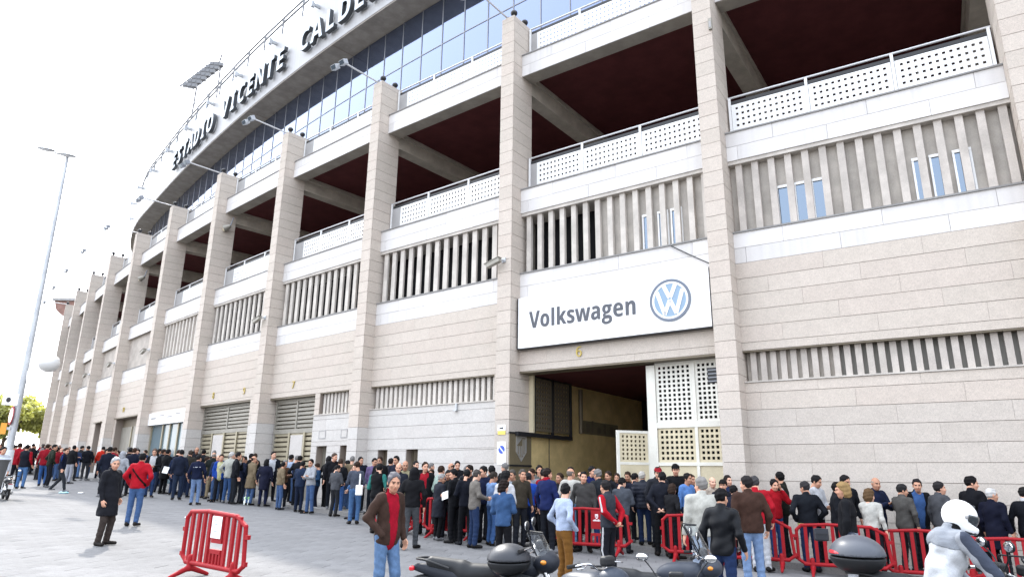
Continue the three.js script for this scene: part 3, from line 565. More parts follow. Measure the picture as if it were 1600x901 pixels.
function hairGeo(style, lod, v) {
  const key = style + lod + v; if (hairCache.has(key)) return hairCache.get(key);
  const c = [0.0075, 0.0125, 0.02][lod], F = new Field([-0.15, -0.3, -0.17], [0.15, 0.18, 0.16], c), nz = (x, y, z, a) => a * (Math.sin(61 * x + 3 * v + 17 * y) * Math.sin(53 * z + v) + 0.6 * Math.sin(97 * y + 31 * x + v));
  const line = (x, y, z) => -0.088 + 1.5 * Math.max(0, z + 0.04) + 0.05 * Math.max(0, Math.abs(x) - 0.06) * 4 + 0.012 * Math.sin(58 * x + 2.1 * v) + 0.008 * Math.sin(131 * x + v) - y;
  if (style === 'cap') { F.ell([0, 0.045, -0.01], [0.092, 0.085, 0.108], 0.01).cut((x, y, z) => 0.045 - y - 0.1 * z); F.ell([0, 0.052, 0.11], [0.065, 0.008, 0.06], 0.01); }
  else if (style === 'bald') F.ell([0, 0.028, -0.014], [0.08, 0.092, 0.098], 0.01).cut((x, y, z) => Math.max(line(x, y, z), y - 0.05 + 0.2 * z));
  else {
    const b = style === 'curly' ? 0.026 : style === 'short' ? 0.01 : 0.016;
    F.ell([0, 0.034, -0.014], [0.076 + b, 0.093 + b, 0.096 + b], 0.01);
    if (style === 'long') F.cap([0, 0.0, -0.065], [0, -0.2, -0.075], 0.08, 0.06, 0.04);
    if (style === 'bob' || style === 'curly') F.ell([0, -0.04, -0.045], [0.1, 0.1, 0.085], 0.03);
    F.all((f, x, y, z) => f + nz(x, y, z, style === 'curly' ? 0.009 : 0.0055));
    F.cut((x, y, z) => (style === 'short' ? line(x, y, z) : Math.max(-0.26 - y, 1.2 * Math.max(0, z + 0.015) - 0.03 - y - (z < -0.015 ? 1 : 0))));
  }
  const g = F.mesh(); hairCache.set(key, g); return g;
}
const handCache = new Map();
function handGeo(side, lod, grip) {
  const key = side + lod + grip; if (handCache.has(key)) return handCache.get(key);
  const c = [0.0055, 0.0115, 0.016][lod], F = new Field([-0.09, -0.23, -0.09], [0.09, 0.04, 0.1], c), s = side, cu = grip ? 1.5 : 0.65;
  F.ell([0, -0.05, 0], [0.017, 0.05, 0.04], 0.01).cap([0, 0.02, 0], [0, -0.03, 0], 0.026, 0.024, 0.015);
  [[0.029, 0.072], [0.0095, 0.082], [-0.0105, 0.076], [-0.029, 0.06]].forEach(([z, len], i) => {
    const a = [0, -0.085, z], p1 = [-s * len * 0.5 * Math.sin(cu * 0.5), -0.085 - len * 0.5 * Math.cos(cu * 0.5), z * 1.1], p2 = [p1[0] - s * len * 0.5 * Math.sin(cu * 1.4), p1[1] - len * 0.5 * Math.cos(cu * 1.4), z * 1.12];
    F.cap(a, p1, 0.0095, 0.009, 0.004).cap(p1, p2, 0.009, 0.0078, 0.004);
  });
  F.cap([0, -0.03, 0.03], [-s * 0.012, -0.066, 0.056], 0.012, 0.0105, 0.008).cap([-s * 0.012, -0.066, 0.056], [-s * 0.022, -0.096, 0.06], 0.0105, 0.009, 0.004);
  const g = F.mesh().toNonIndexed(); g.setAttribute('color', new THREE.Float32BufferAttribute(new Float32Array(g.attributes.position.count * 3).fill(1), 3)); handCache.set(key, g); return g;
}
const ARM = {                                                         // elbow, wrist for the right arm (x > 0); the left mirrors
  down: [[0.255, 1.14, -0.03], [0.265, 0.9, 0.05]], pocket: [[0.3, 1.16, -0.09], [0.2, 0.96, 0.11]], front: [[0.25, 1.14, 0.02], [0.1, 1.1, 0.28]], cross: [[0.25, 1.14, 0.09], [-0.07, 1.16, 0.21]],
  phone: [[0.3, 1.24, 0.14], [0.115, 1.53, 0.09]], behind: [[0.27, 1.16, -0.12], [0.05, 0.97, -0.2]], rail: [[0.27, 1.17, 0.06], [0.2, 1.02, 0.33]], face: [[0.2, 1.17, 0.2], [0.05, 1.43, 0.2]], ride: [[0.33, 1.2, 0.22], [0.31, 1.08, 0.5]],
};
const PAIR = { down: ['down', 'down'], pocket: ['pocket', 'pocket'], front: ['front', 'front'], cross: ['cross', 'cross'], phone: ['phone', 'down'], behind: ['behind', 'behind'], rail: ['rail', 'down'], face: ['face', 'down'], ride: ['ride', 'ride'] };
let peopleCount = 0;
function person(x, z, y, h, face, spec, label, ex = {}, group) {
  const [style, hairHex, topHex, type, legHex, pose] = spec.split(' '), id = ++peopleCount, s = h / 1.75, w = (ex.w ?? 1) * (0.97 + 0.1 * hash(id, 2)), dist = Math.hypot(x, z), lod = dist < 12.5 ? 0 : dist < 19 ? 1 : 2;
  const cell = Math.max(0.0155, Math.min(0.045, dist * 0.0017)), P = thing('person', label, 'person', group);
  P.position.set(x, y, z); P.rotation.y = Math.PI - deg(face); P.scale.setScalar(s); P.rotation.z = (hash(id, 41) - 0.5) * 0.05;
  const R = (a, b) => a + (b - a) * hash(id, a * 7.3 + b * 3.1, R.i++); R.i = 1;
  const ride = pose === 'ride', walk = ex.walk ?? 0, lean = ride ? 0.38 : walk ? 0.06 : R(-0.02, 0.07) + (ex.lean ?? 0), hipY = ride ? ex.seat ?? 0.92 : 0.93, dy = hipY - 0.93, cs = Math.cos(lean), sn = Math.sin(lean);
  const T = ([a, b, c]) => [a, 0.95 + dy + (b - 0.95) * cs - c * sn, (b - 0.95) * sn + c * cs];     // upper body leans about the hips
  // legs
  const legs = [-1, 1].map((sd) => {
    const sw = walk * sd * (id % 2 ? 1 : -1), st = R(0.085, 0.12);
    if (ride) return { hip: [sd * 0.1, hipY - 0.02, 0], knee: [sd * 0.24, hipY - 0.22, 0.36], ankle: [sd * 0.24, hipY - 0.62, 0.2], out: 0 };
    if (walk) return { hip: [sd * 0.088, 0.92, 0], knee: [sd * 0.09, 0.495, 0.03 + 0.16 * Math.max(sw, -0.2)], ankle: [sd * 0.085, 0.085 + Math.max(0, -sw) * 0.06, 0.3 * sw - 0.02], out: 0.05 };
    return { hip: [sd * 0.088, 0.92, 0], knee: [sd * (0.085 + st * 0.15), 0.49, R(0.0, 0.05)], ankle: [sd * st, 0.085, R(-0.05, 0.02)], out: R(0.02, 0.12) };
  });
  const arms = [-1, 1].map((sd, i) => {
    const kind = ex.arms?.[i] ?? (pose === 'down' && (group || dist > 24) && hash(id, 31) < 0.45 ? [['down', 'pocket'], ['front', 'down'], ['pocket', 'pocket'], ['pocket', 'down']][Math.floor(hash(id, 37) * 4)][i] : PAIR[pose][sd > 0 ? 0 : 1]), [e, q] = ARM[kind], j = kind === 'down' ? 0.03 : 0.012;
    return { sd, kind, sh: T([sd * 0.178 * w, 1.405, -0.005]), el: T([sd * (e[0] * (0.55 + 0.45 * w) + R(-j, j)), e[1] + R(-j, j), e[2] + R(-j, j)]), wr: T([sd * (q[0] + R(-j, j)), q[1] + R(-j, j) + (kind === 'cross' && sd < 0 ? 0.05 : 0), q[2] + R(-j, j)]) };
  });
  const yaw = ex.yaw ?? (ride ? 0 : R(-0.75, 0.75)), hp = T([0, 1.605, 0.035]), nod = (ex.nod ?? R(-0.02, 0.2)) + (pose === 'front' ? 0.2 : 0);
  const headM = new THREE.Matrix4().compose(new THREE.Vector3(...hp), new THREE.Quaternion().setFromEuler(new THREE.Euler(nod, yaw, R(-0.05, 0.05), 'YXZ')), new THREE.Vector3(1.0, 1.06, 1.03));
  // body: one skin surface, head and hands meshed finer
  const lo = [-0.62, -0.02, -0.45], hi = [0.62, 1.62 + dy, 0.75], B = new Field(lo, hi, [0.036, 0.06, 0.07][lod]);
  B.ell(T([0, 1.27, -0.005]), [0.15 * w, 0.2, 0.095], 0.05).ell(T([0, 1.05, 0]), [0.13 * w, 0.18, 0.09], 0.05).ell([0, hipY + 0.01, 0], [0.14, 0.11, 0.095], 0.05).cap(T([0, 1.4, -0.02]), T([0, 1.55, 0.015]), 0.055, 0.05, 0.03);
  for (const a of arms) B.cap(a.sh, a.el, 0.045, 0.036, 0.03).cap(a.el, a.wr, 0.036, 0.026, 0.02);
  for (const l of legs) B.cap(l.hip, l.knee, 0.07, 0.048, 0.03).cap(l.knee, l.ankle, 0.048, 0.034, 0.02).cap(l.ankle, [l.ankle[0] + l.out * 0.4 * Math.sign(l.ankle[0]), l.ankle[1] - 0.04, l.ankle[2] + 0.1], 0.03, 0.026, 0.02);
  const bg = B.mesh().toNonIndexed(); bg.setAttribute('color', new THREE.Float32BufferAttribute(new Float32Array(bg.attributes.position.count * 3).fill(1), 3));
  const parts = [bg, headGeo(lod).clone().applyMatrix4(headM)];
  for (const a of arms) {
    if (a.kind === 'pocket') continue;
    const d = new THREE.Vector3(a.wr[0] - a.el[0], a.wr[1] - a.el[1], a.wr[2] - a.el[2]).normalize(), qd = new THREE.Quaternion().setFromUnitVectors(new THREE.Vector3(0, -1, 0), d);
    parts.push(handGeo(a.sd, lod, ride || a.kind === 'phone' || a.kind === 'rail').clone().applyMatrix4(new THREE.Matrix4().compose(new THREE.Vector3(...a.wr), qd, new THREE.Vector3(1, 1, 1))));
  }
  obj('body', parts, SKIN[ex.skin ?? Math.floor(hash(id, 9) * 3.3)], P);
  // clothes
  const hem = { j: 0.86, c: 0.6, s: 0.93, puff: 0.84, open: 0.84 }[type] + R(-0.03, 0.03), fat = type === 'puff' ? 0.02 : type === 's' ? -0.006 : 0.006, ph = R(0, 6);
  const wk = ride ? 1.3 : 1, wr = (x, y, z) => wk * 0.0055 * Math.sin(19 * x + 27 * y + ph) * Math.sin(23 * z - 16 * y + 2 * ph) + wk * 0.0035 * Math.sin(15 * y + 31 * x - 22 * z + ph) + (type === 'puff' && dist < 20 ? 0.0045 * Math.sin(y * 70) : 0);
  const torso = (F, e = 0, toHem = hem) => {
    F.ell(T([0, 1.28, -0.005]), [0.182 * w + fat + e, 0.2 + e, 0.122 * w + fat + e], 0.06, false, -lean).ell(T([0, 1.06, 0.012]), [0.17 * w + fat + e, 0.2 + e, 0.122 * w + fat + e], 0.06, false, -lean);
    F.cap(T([-0.13 * w, 1.412, -0.012]), T([0.13 * w, 1.412, -0.012]), 0.07 + e, 0.07 + e, 0.05).ell([0, hipY - 0.02, 0], [0.178 * w + fat + e, 0.17 + e, 0.128 + fat + e], 0.06);
    if (type === 'c') F.cap([0, hipY, 0], [0, toHem - 0.05, 0], 0.17 + e, 0.2 + e, 0.05);
    if (type !== 's') F.cap(T([0, 1.45, -0.02]), T([0, 1.525, -0.008]), 0.072 + e, 0.066 + e, 0.02);
    return F;
  };
  const sleeves = (F, e = 0) => { for (const a of arms) { const q = a.wr.map((v, i) => v + (a.el[i] - v) * 0.04); F.cap(a.sh, a.el, 0.062 + fat + e, 0.052 + fat * 0.7 + e, 0.04).cap(a.el, q, 0.052 + fat * 0.7 + e, 0.041 + e, 0.03); } return F; };
  const bottom = (x, y, z) => hem + dy - y, neck = (() => { const c = T([0, 1.53, 0.0]); return (x, y, z) => y - c[1] - 0.25 * (c[2] - z); })();
  const bounds = [[-0.62, 0.4, -0.45], [0.62, 1.64 + dy, 0.72]];
  const F = torso(new Field(bounds[0], bounds[1], cell)); if (!ex.sleeve) sleeves(F);
  F.all((f, x, y, z) => f + wr(x, y, z)).cut(bottom).cut(neck);
  const opening = (x, y, z) => { const c = T([0, y, 0]); return z > 0.02 ? Math.abs(x + 0.01) - 0.035 - 0.075 * Math.max(0, Math.min(1, (y - hem - dy) / 0.6)) : 1; };
  if (type === 'open') F.cut((x, y, z) => -Math.min(1, opening(x, y, z)));
  const jm = cloth(topHex, ex.rough ?? (type === 'puff' ? 0.45 : 0.85)); obj(type === 's' ? 'sweater' : type === 'c' ? 'coat' : 'jacket', F.mesh(1.4), jm, P);
  if (type === 'open') obj('inner_shirt', torso(new Field(bounds[0], bounds[1], cell), -0.012).cut((x, y, z) => hem - 0.06 + dy - y).cut(neck).cut((x, y, z) => -0.02 - z).mesh(1.4), cloth(ex.inner ?? 'd0d0d4'), P);
  if (ex.sleeve) obj('sleeve', sleeves(new Field(bounds[0], bounds[1], cell)).all((f, x, y, z) => f + wr(x, y, z)).mesh(1.4), cloth(ex.sleeve), P);
  const patch = (name, hex, e, cut) => obj(name, torso(new Field(bounds[0], bounds[1], cell * 0.7), e).all((f, x, y, z) => f + wr(x, y, z)).cut(bottom).cut(neck).cut(cut).mesh(1.4), cloth(hex), P);
  if (ex.strap) patch('strap', ex.strap, 0.012, (x, y, z) => Math.abs((x * 0.75 - (y - 1.17) * 0.66)) - 0.022);
  if (ex.backstripe) patch('stripe', ex.backstripe, 0.01, (x, y, z) => Math.max(Math.abs(y - 1.3) - 0.018, z));
  if (ex.panel) for (const a of arms) { const o = a.sd * 0.024, up = (p) => [p[0] + o, p[1] + 0.016, p[2]]; obj('sleeve_panel', new Field(bounds[0], bounds[1], cell * 0.8).cap(up(a.sh), up(a.el), 0.058, 0.05, 0.01).mesh(1.4), cloth(ex.panel), P); }
  if (ex.shoulder) patch('shoulder_panel', ex.shoulder, 0.008, (x, y, z) => { const q = y - 1.33 - dy * 0.9 + 0.25 * Math.abs(x); return Math.max(-q, -1); });
  if (ex.belt) patch('belt', ex.belt, 0.012, (x, y, z) => Math.abs(y - hem - 0.045) - 0.025);
  if (ex.band) patch('lower_band', ex.band, 0.01, (x, y, z) => y - hem - 0.16);
  if (ex.collar) obj('collar', new Field(bounds[0], bounds[1], cell * 0.6).cap(T([0, 1.47, -0.015]), T([0, 1.545, -0.004]), 0.078, 0.074, 0.02).cut((x, y, z) => Math.abs(y - T([0, 1.515, 0])[1]) - 0.035).mesh(), cloth(ex.collar), P);
  if (ex.stripe) for (const a of arms) { const o = a.sd * 0.052, up = (p) => [p[0] + o, p[1] + 0.01, p[2]]; obj('sleeve_stripe', new Field(bounds[0], bounds[1], cell * 0.7).cap(up(a.sh), up(a.el), 0.022, 0.018, 0.01).cap(up(a.el), [a.wr[0] + o * 0.75, a.wr[1], a.wr[2]], 0.018, 0.014, 0.01).mesh(), cloth(ex.stripe), P); }
  if (ex.legStripe) for (const l of legs) { const o = Math.sign(l.hip[0]) * 0.075; obj('leg_stripe', new Field([-0.4, 0, -0.3], [0.4, 1.05, 0.4], cell * 0.7).cap([l.hip[0] + o * 0.9, l.hip[1], l.hip[2]], [l.knee[0] + o * 0.75, l.knee[1], l.knee[2]], 0.028, 0.024, 0.01).cap([l.knee[0] + o * 0.75, l.knee[1], l.knee[2]], [l.ankle[0] + o * 0.6, l.ankle[1] + 0.02, l.ankle[2]], 0.024, 0.022, 0.01).mesh(), cloth(ex.legStripe), P); }
  const L = new Field([-0.5, 0, -0.5], [0.5, 1.15 + dy, 0.6], cell); L.ell([0, hipY + 0.015, 0], [0.163, 0.13, 0.113], 0.05);
  for (const l of legs) L.cap(l.hip, l.knee, 0.094, 0.068, 0.04).cap(l.knee, [l.ankle[0], l.ankle[1] - 0.015, l.ankle[2]], 0.068, 0.06, 0.03);
  L.all((f, x, y, z) => f + 0.005 * Math.sin(31 * y + 24 * x + ph) * Math.sin(17 * z + 29 * y + ph) + (y < 0.35 ? 0.004 * Math.sin(70 * y + ph) : 0)).cut((x, y, z) => hipY + 0.11 - y > 0 ? -1 : y - hipY - 0.11).cut((x, y, z) => (ride ? -1 : 0.05 - y));
  obj('trousers', L.mesh(1.4), cloth(legHex), P);
  for (const l of legs) {
    const [ax, ay, az] = l.ankle, o = l.out * Math.sign(ax), dz = ay - 0.085, Z = new Field([ax - 0.2, dz - 0.01, az - 0.2], [ax + 0.2, dz + 0.2, az + 0.32], Math.max(0.017, cell * 0.8));
    Z.cap([ax, dz + 0.055, az - 0.035], [ax + o, dz + 0.04, az + 0.155], 0.047, 0.04, 0.02).cap([ax, dz + 0.06, az], [ax, dz + 0.11, az - 0.005], 0.048, 0.045, 0.03).cut((q, y) => dz + 0.005 - y);
    obj('shoe', Z.mesh(), cloth(ex.shoe ?? ['1c1a1a', '2a2522', '1a1c22', '8f8f92'][Math.floor(hash(id, 4) * 3.6)], 0.6), P);
  }
  if (style === 'hood') { const H = new Field([-0.2, -0.2, -0.22], [0.2, 0.22, 0.2], Math.max(0.012, cell * 0.7)); H.ell([0, 0.015, -0.02], [0.112, 0.13, 0.128], 0.02).ell([0, -0.1, -0.04], [0.115, 0.09, 0.1], 0.04).cut((q, y, zz) => zz - 0.062 - 0.15 * y); obj('hood', H.mesh().applyMatrix4(headM), jm, P); }
  else if (style === 'cap') { obj('hair', hairGeo('short', lod, 1).clone().applyMatrix4(headM), cloth('1c1a1a', 0.8), P); const hm = headM.clone(); obj('cap', hairGeo('cap', lod, 0).clone().applyMatrix4(hm), cloth(hairHex), P); }
  else if (style !== 'none') obj('hair', hairGeo(style, lod, id % 3).clone().applyMatrix4(headM), cloth(hairHex, 0.75), P);
  P.userData.headM = undefined; delete P.userData.headM;
  return { P, headM, arms };
}
const P = (x, z, y, h, face, spec, label, ex) => person(x, z, y, h, face, spec, label, ex);
const TOPS = { d: ['1b1c21', '24252b', '2e2f36', '2a2624'], n: ['1f2742', '2a3a5e', '22304f'], g: ['5b5d62', '72706b', '4a4d52'], r: ['a3182a', 'b5202c', '8e1626'], w: ['b9bcc2', 'c9c6bd', 'a9a294'], b: ['3f6aa8', '5f86b8', '35558a'], t: ['8a7a62', '6b4f3c', '9a8d78'] };
const TOPNAME = { d: 'black', n: 'navy', g: 'grey', r: 'red', w: 'pale', b: 'blue', t: 'tan' };
const NTH = ['', 'second pillar right of the gateway', 'pillar right of the gateway', 'pillar left of the gateway', ...['second', 'third', 'fourth', 'fifth', 'sixth', 'seventh', 'eighth', 'ninth', 'tenth'].map((q) => `${q} pillar left of the gateway`)];
function X(x, z, y, h, face, code) {
  const far = code[0] === 'f', c = code[1], k = Math.floor(hash(x, z) * 97), t = TOPS[c][k % TOPS[c].length], hs = k % 5, ty = k % 4;
  let near = 1; for (let q = 1; q <= 12; q++) if (Math.hypot(PIL[q].x - x, PIL[q].y - z) < Math.hypot(PIL[near].x - x, PIL[near].y - z)) near = q;
  const hair = hs === 3 ? 'balding' : hs === 4 ? 'longer-haired' : ['black-haired', 'brown-haired', 'dark-haired', 'grey-haired'][k % 4], top = ['jacket', 'jacket', 'coat', 'sweater'][ty];
  person(x, z, y, h, face, `${['short', 'short', 'short', 'bald', 'bob'][hs]} ${['1b1a1c', '3a2a20', '2a2422', '8d8a88'][k % 4]} ${t} ${['j', 'j', 'c', 's'][ty]} ${['22252c', '2c3c5c', '33353a', '4f6a96'][(k >> 2) % 4]} ${['down', 'front', 'cross', 'pocket', 'face', 'down', 'phone'][(k >> 1) % 7]}`,
    `${hair} person in ${TOPNAME[c]} ${top}, ${far ? 'far off' : 'half hidden'} near ${NTH[near]}`, {}, far ? 'distant people in the crowd' : 'people half hidden in the queue');
}
P(-1.56,-9.22,0.21,1.72,125,'short 77757a 4a372f open 6f8fb8 pocket',"person in open brown leather jacket over red sweater, walking in front of the crowd",{inner:"b3122e",walk:0.4,yaw:-0.5,arms:["pocket", "down"],shoe:"3a3028"});
P(-2.16,-15.70,0.35,1.72,10,'hood 17171b 17171b j 55585c down',"person in black hooded top and grey trousers walking away behind the brown leather jacket",{walk:0.6});
P(-7.95,-14.20,0.49,1.69,100,'short c9c8c8 23242b c 4b423e down',"grey-haired person in long black coat and brown trousers standing alone on the left paving");
P(-9.32,-17.80,0.60,1.78,-10,'short 1b1a1c c01528 j 4f6d9c pocket',"person in bright red jacket with black shoulder strap and blue jeans, back turned",{strap:"121214"});
P(-20.66,-30.00,1.16,1.84,-8,'short 1b1a1c 1c1f2b j 5a82b5 down',"person in black vest with red sleeves and blue jeans beside the rubbish bin",{sleeve:"a81426"});
P(-18.48,-29.10,1.08,1.78,70,'short 3a2a22 1a2138 j 3c4046 down',"person striding along in navy jacket with bright blue sleeve stripe and grey trousers",{walk:0.9,stripe:"2a57c8"});
P(-32.35,-48.50,1.84,1.90,20,'short 5a5550 b81a2c j 9a968f down',"person in red top and pale grey trousers at the far end of the queue");
P(-21.40,-32.45,1.23,1.90,-20,'short 3a2a20 a3192b j 3f69a8 down',"person in dark red top and blue jeans just behind the pale grey trousers");
P(-22.13,-35.50,1.30,1.90,10,'short 1b1a1c 16171c j b9bcc6 down',"person in black jacket and very pale grey trousers seen from behind");
P(-25.48,-41.60,1.51,1.90,30,'short 1b1a1c 15161b j 6d8fc0 down',"person in black jacket and pale blue jeans beside the very pale grey trousers");
P(-23.62,-39.30,1.42,1.90,-40,'short 1b1a1c 1a1c24 j 44454a down',"person in dark jacket and grey trousers left of the orange-red jacket");
P(-23.46,-40.30,1.43,1.90,-10,'short 1b1a1c d8331f j 1e2230 down',"person in orange-red jacket with grey-blue lower band and dark trousers",{band:"5c6a76"});
P(-17.86,-31.60,1.10,1.89,20,'short 3a2a20 9a1826 j 1d1d22 down',"person in dark red jacket and black trousers just behind the long black coat",{w:1.1});
P(-15.66,-27.40,0.96,1.90,-30,'short 1b1a1c 1a1f30 j 23242b down',"person in navy top between the orange-red and dark red jackets");
P(-30.16,-44.30,1.70,1.90,15,'short 1b1a1c 15161c c 17181c down',"person in long black coat standing by the red tops at the far left");
P(-21.32,-30.45,1.19,1.90,-30,'short 3a2a20 b01a2c j 22252e down',"person in red jacket right behind the black vest with red sleeves");
P(-20.75,-31.80,1.19,1.90,40,'short 1b1a1c 2a3328 j 22252e down',"person in dark green jacket among the red tops at the far left");
P(-17.35,-24.00,0.95,1.74,150,'short 1b1a1c d6dae2 s 39404e down',"person in white shirt behind the rubbish bin at the edge of the picture");
P(-15.25,-27.66,0.95,1.75,-10,'hood b9bcc3 b9bcc3 j 4a4d55 down',"person in pale grey hooded top between the dark red and bright red jackets");
P(-15.31,-28.65,0.97,1.90,-20,'short 4a342a 1b2136 j 1d2028 down',"person in navy jacket right behind the left shoulder of the bright red jacket");
P(-15.98,-29.45,1.01,1.90,0,'short 1b1a1c 1b1b20 j 1d2028 down',"person in black top at the back left of the bright red jacket");
P(-14.34,-28.26,0.94,1.90,170,'short 6a5a50 17181d open 2f456e front',"person in black jacket with white collar facing out and holding a sheet of paper",{inner:"d8d8da"});
P(-15.70,-31.70,1.04,1.90,15,'short 3a2c24 191c26 j 232c42 down',"person in dark navy jacket and dark jeans right of the held sheet of paper");
P(-14.94,-30.60,1.00,1.90,20,'short 1b1a1c 141519 c 17181c down',"tall person in long black jacket right of the dark jeans");
P(-14.95,-31.50,1.01,1.90,10,'short 3a2a20 1c2436 j 4d70ad down',"person in navy jacket and clear blue jeans, third left of the striped navy jacket");
P(-12.81,-27.38,0.88,1.90,-30,'short 1b1a1c 20283c j 2b3850 down',"person in dark blue jacket behind the clear blue jeans");
P(-13.20,-28.90,0.92,1.90,-15,'short 4a4038 38352f j 27344f pocket',"person in dark olive-brown jacket left of the striped navy jacket");
P(-11.21,-25.40,0.79,1.75,-8,'short 1b1a1c 161f3c j 7d97c0 down',"person in navy jacket with white stripe across the back and pale jeans",{backstripe:"d8dde6"});
P(-13.79,-30.80,1.11,1.90,150,'bald 4a4038 22242c j 2a2c33 down',"bald person facing out behind the striped navy jacket");
P(-13.12,-30.15,1.08,1.81,-30,'cap 1b1a1c 1b2028 j 23262e down',"person in dark cap just right of the striped navy jacket");
P(-12.13,-28.80,0.88,1.86,-10,'bald a69a90 1c2321 j a8977a down',"balding person in black jacket and khaki trousers seen from behind");
P(-11.14,-27.25,0.82,1.80,165,'short 3a2a20 2450b0 open 22262f down',"person in bright blue jacket with pale front, left of the pale grey gilet",{inner:"d9d8a8"});
P(-10.73,-27.00,0.81,1.90,20,'short d9d6d2 c4c5bb j 41608f down',"white-haired person in pale grey gilet and blue jeans");
P(-10.31,-26.50,0.79,1.89,60,'short 1b1a1c 191b22 j 23272f face',"person in black jacket raising a hand, right beside the pale grey gilet");
P(-10.17,-27.50,0.80,1.87,-10,'short 1b1a1c 17181c j 8aa3c4 down',"person in black jacket and washed pale jeans, carrier bag at the feet");
P(-10.16,-28.08,0.95,1.74,-70,'short 3a2a20 1d1f26 j 23272f down',"person in profile in dark top right of the washed pale jeans");
P(-10.22,-27.01,0.79,1.76,40,'short 1b1a1c 1f2740 j 2a2e38 down',"person in navy top between the raised hand and the washed pale jeans");
P(-9.04,-26.10,0.74,1.69,0,'bob 1b1a1c 1e2138 c 1d2544 down',"person with dark bobbed hair in navy coat and blue trousers, back turned",{w:1.12});
P(-8.94,-26.56,0.89,1.84,160,'short 1b1a1c 171b29 open 1b1d24 down',"person in dark suit jacket and white shirt facing out before the stone pillar",{inner:"d8dbe2"});
P(-8.57,-27.50,0.75,1.90,30,'short 1b1a1c b9cbe6 s 131419 down',"person in pale blue shirt and black trousers by the slatted metal door");
P(-7.58,-25.31,0.82,1.74,10,'cap 1b1a1c 15171d j 1d2028 down',"person in black cap right of the pale blue shirt");
P(-7.19,-24.30,0.65,1.69,20,'short 1b1a1c 24334f j 1f2a42 front',"person in navy jacket and dark blue trousers with back to the paving",{w:1.1});
P(-6.94,-25.50,0.67,1.63,-120,'short 3a2a20 23466a j 191e33 front',"person in teal blue jacket with pale shoulder strap below the ticket window",{strap:"c8c9cc"});
P(-6.62,-25.60,0.66,1.90,40,'long 1b1a1c 141418 j 17171b pocket',"long-haired person in black jacket, black trousers and white shoes",{shoe:"e6e6e8"});
P(-6.13,-24.44,0.76,1.87,150,'short 5a4a40 1b1c22 j 23272f down',"tall short-haired person facing out behind the white shoes");
P(-5.80,-24.10,0.61,1.83,-5,'short 4a3a30 1a1c22 j 4c74b5 front',"person in black jacket and clear blue jeans left of the grey sweater");
P(-5.77,-25.00,0.62,1.79,-30,'short 1b1a1c 191a1f j 5f80b0 front',"person in black jacket and faded jeans with pale forearm, beside the grey sweater");
P(-4.52,-20.90,0.51,1.78,-8,'short 3a2a20 565d6c s 5277a6 front',"person in grey sweater and blue jeans with a white bag on the shoulder");
P(-4.87,-23.06,0.70,1.78,160,'short 1b1a1c 1e2334 j 23272f down',"dark-haired person just behind the grey sweater");
P(-4.40,-22.85,0.68,1.76,170,'short 1b1a1c 7a6a94 j 22252d down',"person in lilac top left of the first low ticket opening");
P(-4.11,-22.48,0.67,1.81,200,'short 3a2a20 16171b j 22252d down',"person in black top in front of the low ticket opening");
P(-3.46,-18.61,0.44,1.76,20,'short 1b1a1c 15161a j 2a2c33 front',"person in black body-warmer over teal shirt beside the leather jacket",{sleeve:"3f8f86"});
P(-3.53,-22.05,0.64,1.86,200,'short 1b1a1c 1b2033 j 22252d down',"black-haired person by the wall above the leather jacket");
P(-2.93,-18.44,0.42,1.80,190,'bald 4a4038 262a36 j 22252d down',"bald person right above the shoulder of the leather jacket");
P(-2.82,-19.05,0.43,1.86,190,'bald c8beb2 a8a080 j 3a3a3a down',"balding person in beige jacket left of the black hooded top");
P(-2.82,-21.46,0.61,1.73,170,'short 1b1a1c 16171b j 1d2028 down',"dark-haired person behind the black hooded top");
P(-2.23,-18.89,0.41,1.85,200,'short 3a2a20 17181d open 1d2028 down',"person in black jacket over red scarf right of the black hooded top",{inner:"b01c2e"});
P(-1.83,-18.57,0.39,1.77,60,'short 3a2a20 b7cdc2 j 8a8d8a down',"person in pale green jacket behind the long dark grey coat");
P(-1.75,-17.70,0.37,1.58,55,'short a9a6a4 2b2e38 c 141519 front',"grey-haired person in long dark grey coat and black trousers",{w:1.1});
P(-1.58,-18.12,0.37,1.68,200,'short 1b1a1c 1d2024 j 22252d down',"short dark-haired person right behind the grey-haired long coat");
P(-1.52,-20.42,0.55,1.78,180,'short 1b1a1c 1f2026 j 22252d down',"person standing by the wall left of the gate signs");
P(-1.32,-17.22,0.35,1.72,-60,'short 1b1a1c 1a1b20 open 15161b front',"person in black jacket over white shirt holding papers",{inner:"cfd4e0"});
P(-1.03,-16.86,0.33,1.73,-20,'short 1b1a1c 171a26 j 17181d front',"person in dark navy jacket and black trousers leaning on one leg",{walk:0.4});
P(-1.05,-18.44,0.36,1.83,190,'short 2a211d 22252c j 22252d down',"person in glasses at the back left of the grey-beige jacket");
P(-0.80,-16.40,0.32,1.73,70,'short 55504c 857f78 j 2e4166 front',"person in grey-beige jacket and dark blue jeans holding something");
P(-0.60,-17.60,0.33,1.82,200,'short 1b1a1c 1c2544 j 22252d down',"dark-haired person in navy top behind the grey-beige jacket");
P(-0.41,-17.10,0.32,1.69,60,'short 3a332e 88a8d8 s 4f74ad front',"person in pale blue shirt and jeans left of the denim jacket");
P(-0.47,-18.27,0.34,1.84,0,'short 1b1a1c 22252d j 22252d down',"person with dark hair by the small parking sign");
P(-0.13,-14.96,0.27,1.75,30,'long 1b1a1c dddde0 s 4b4e55 front',"long-haired person in white shirt behind the denim jacket");
P(-0.09,-13.26,0.24,1.58,25,'curly 241816 41628f j 17171c front',"curly-haired person in denim jacket and black trousers");
P(0.24,-16.88,0.30,1.78,150,'short 5b554f 4a4338 j 22252d down',"person in brown patterned jacket under the crest plate");
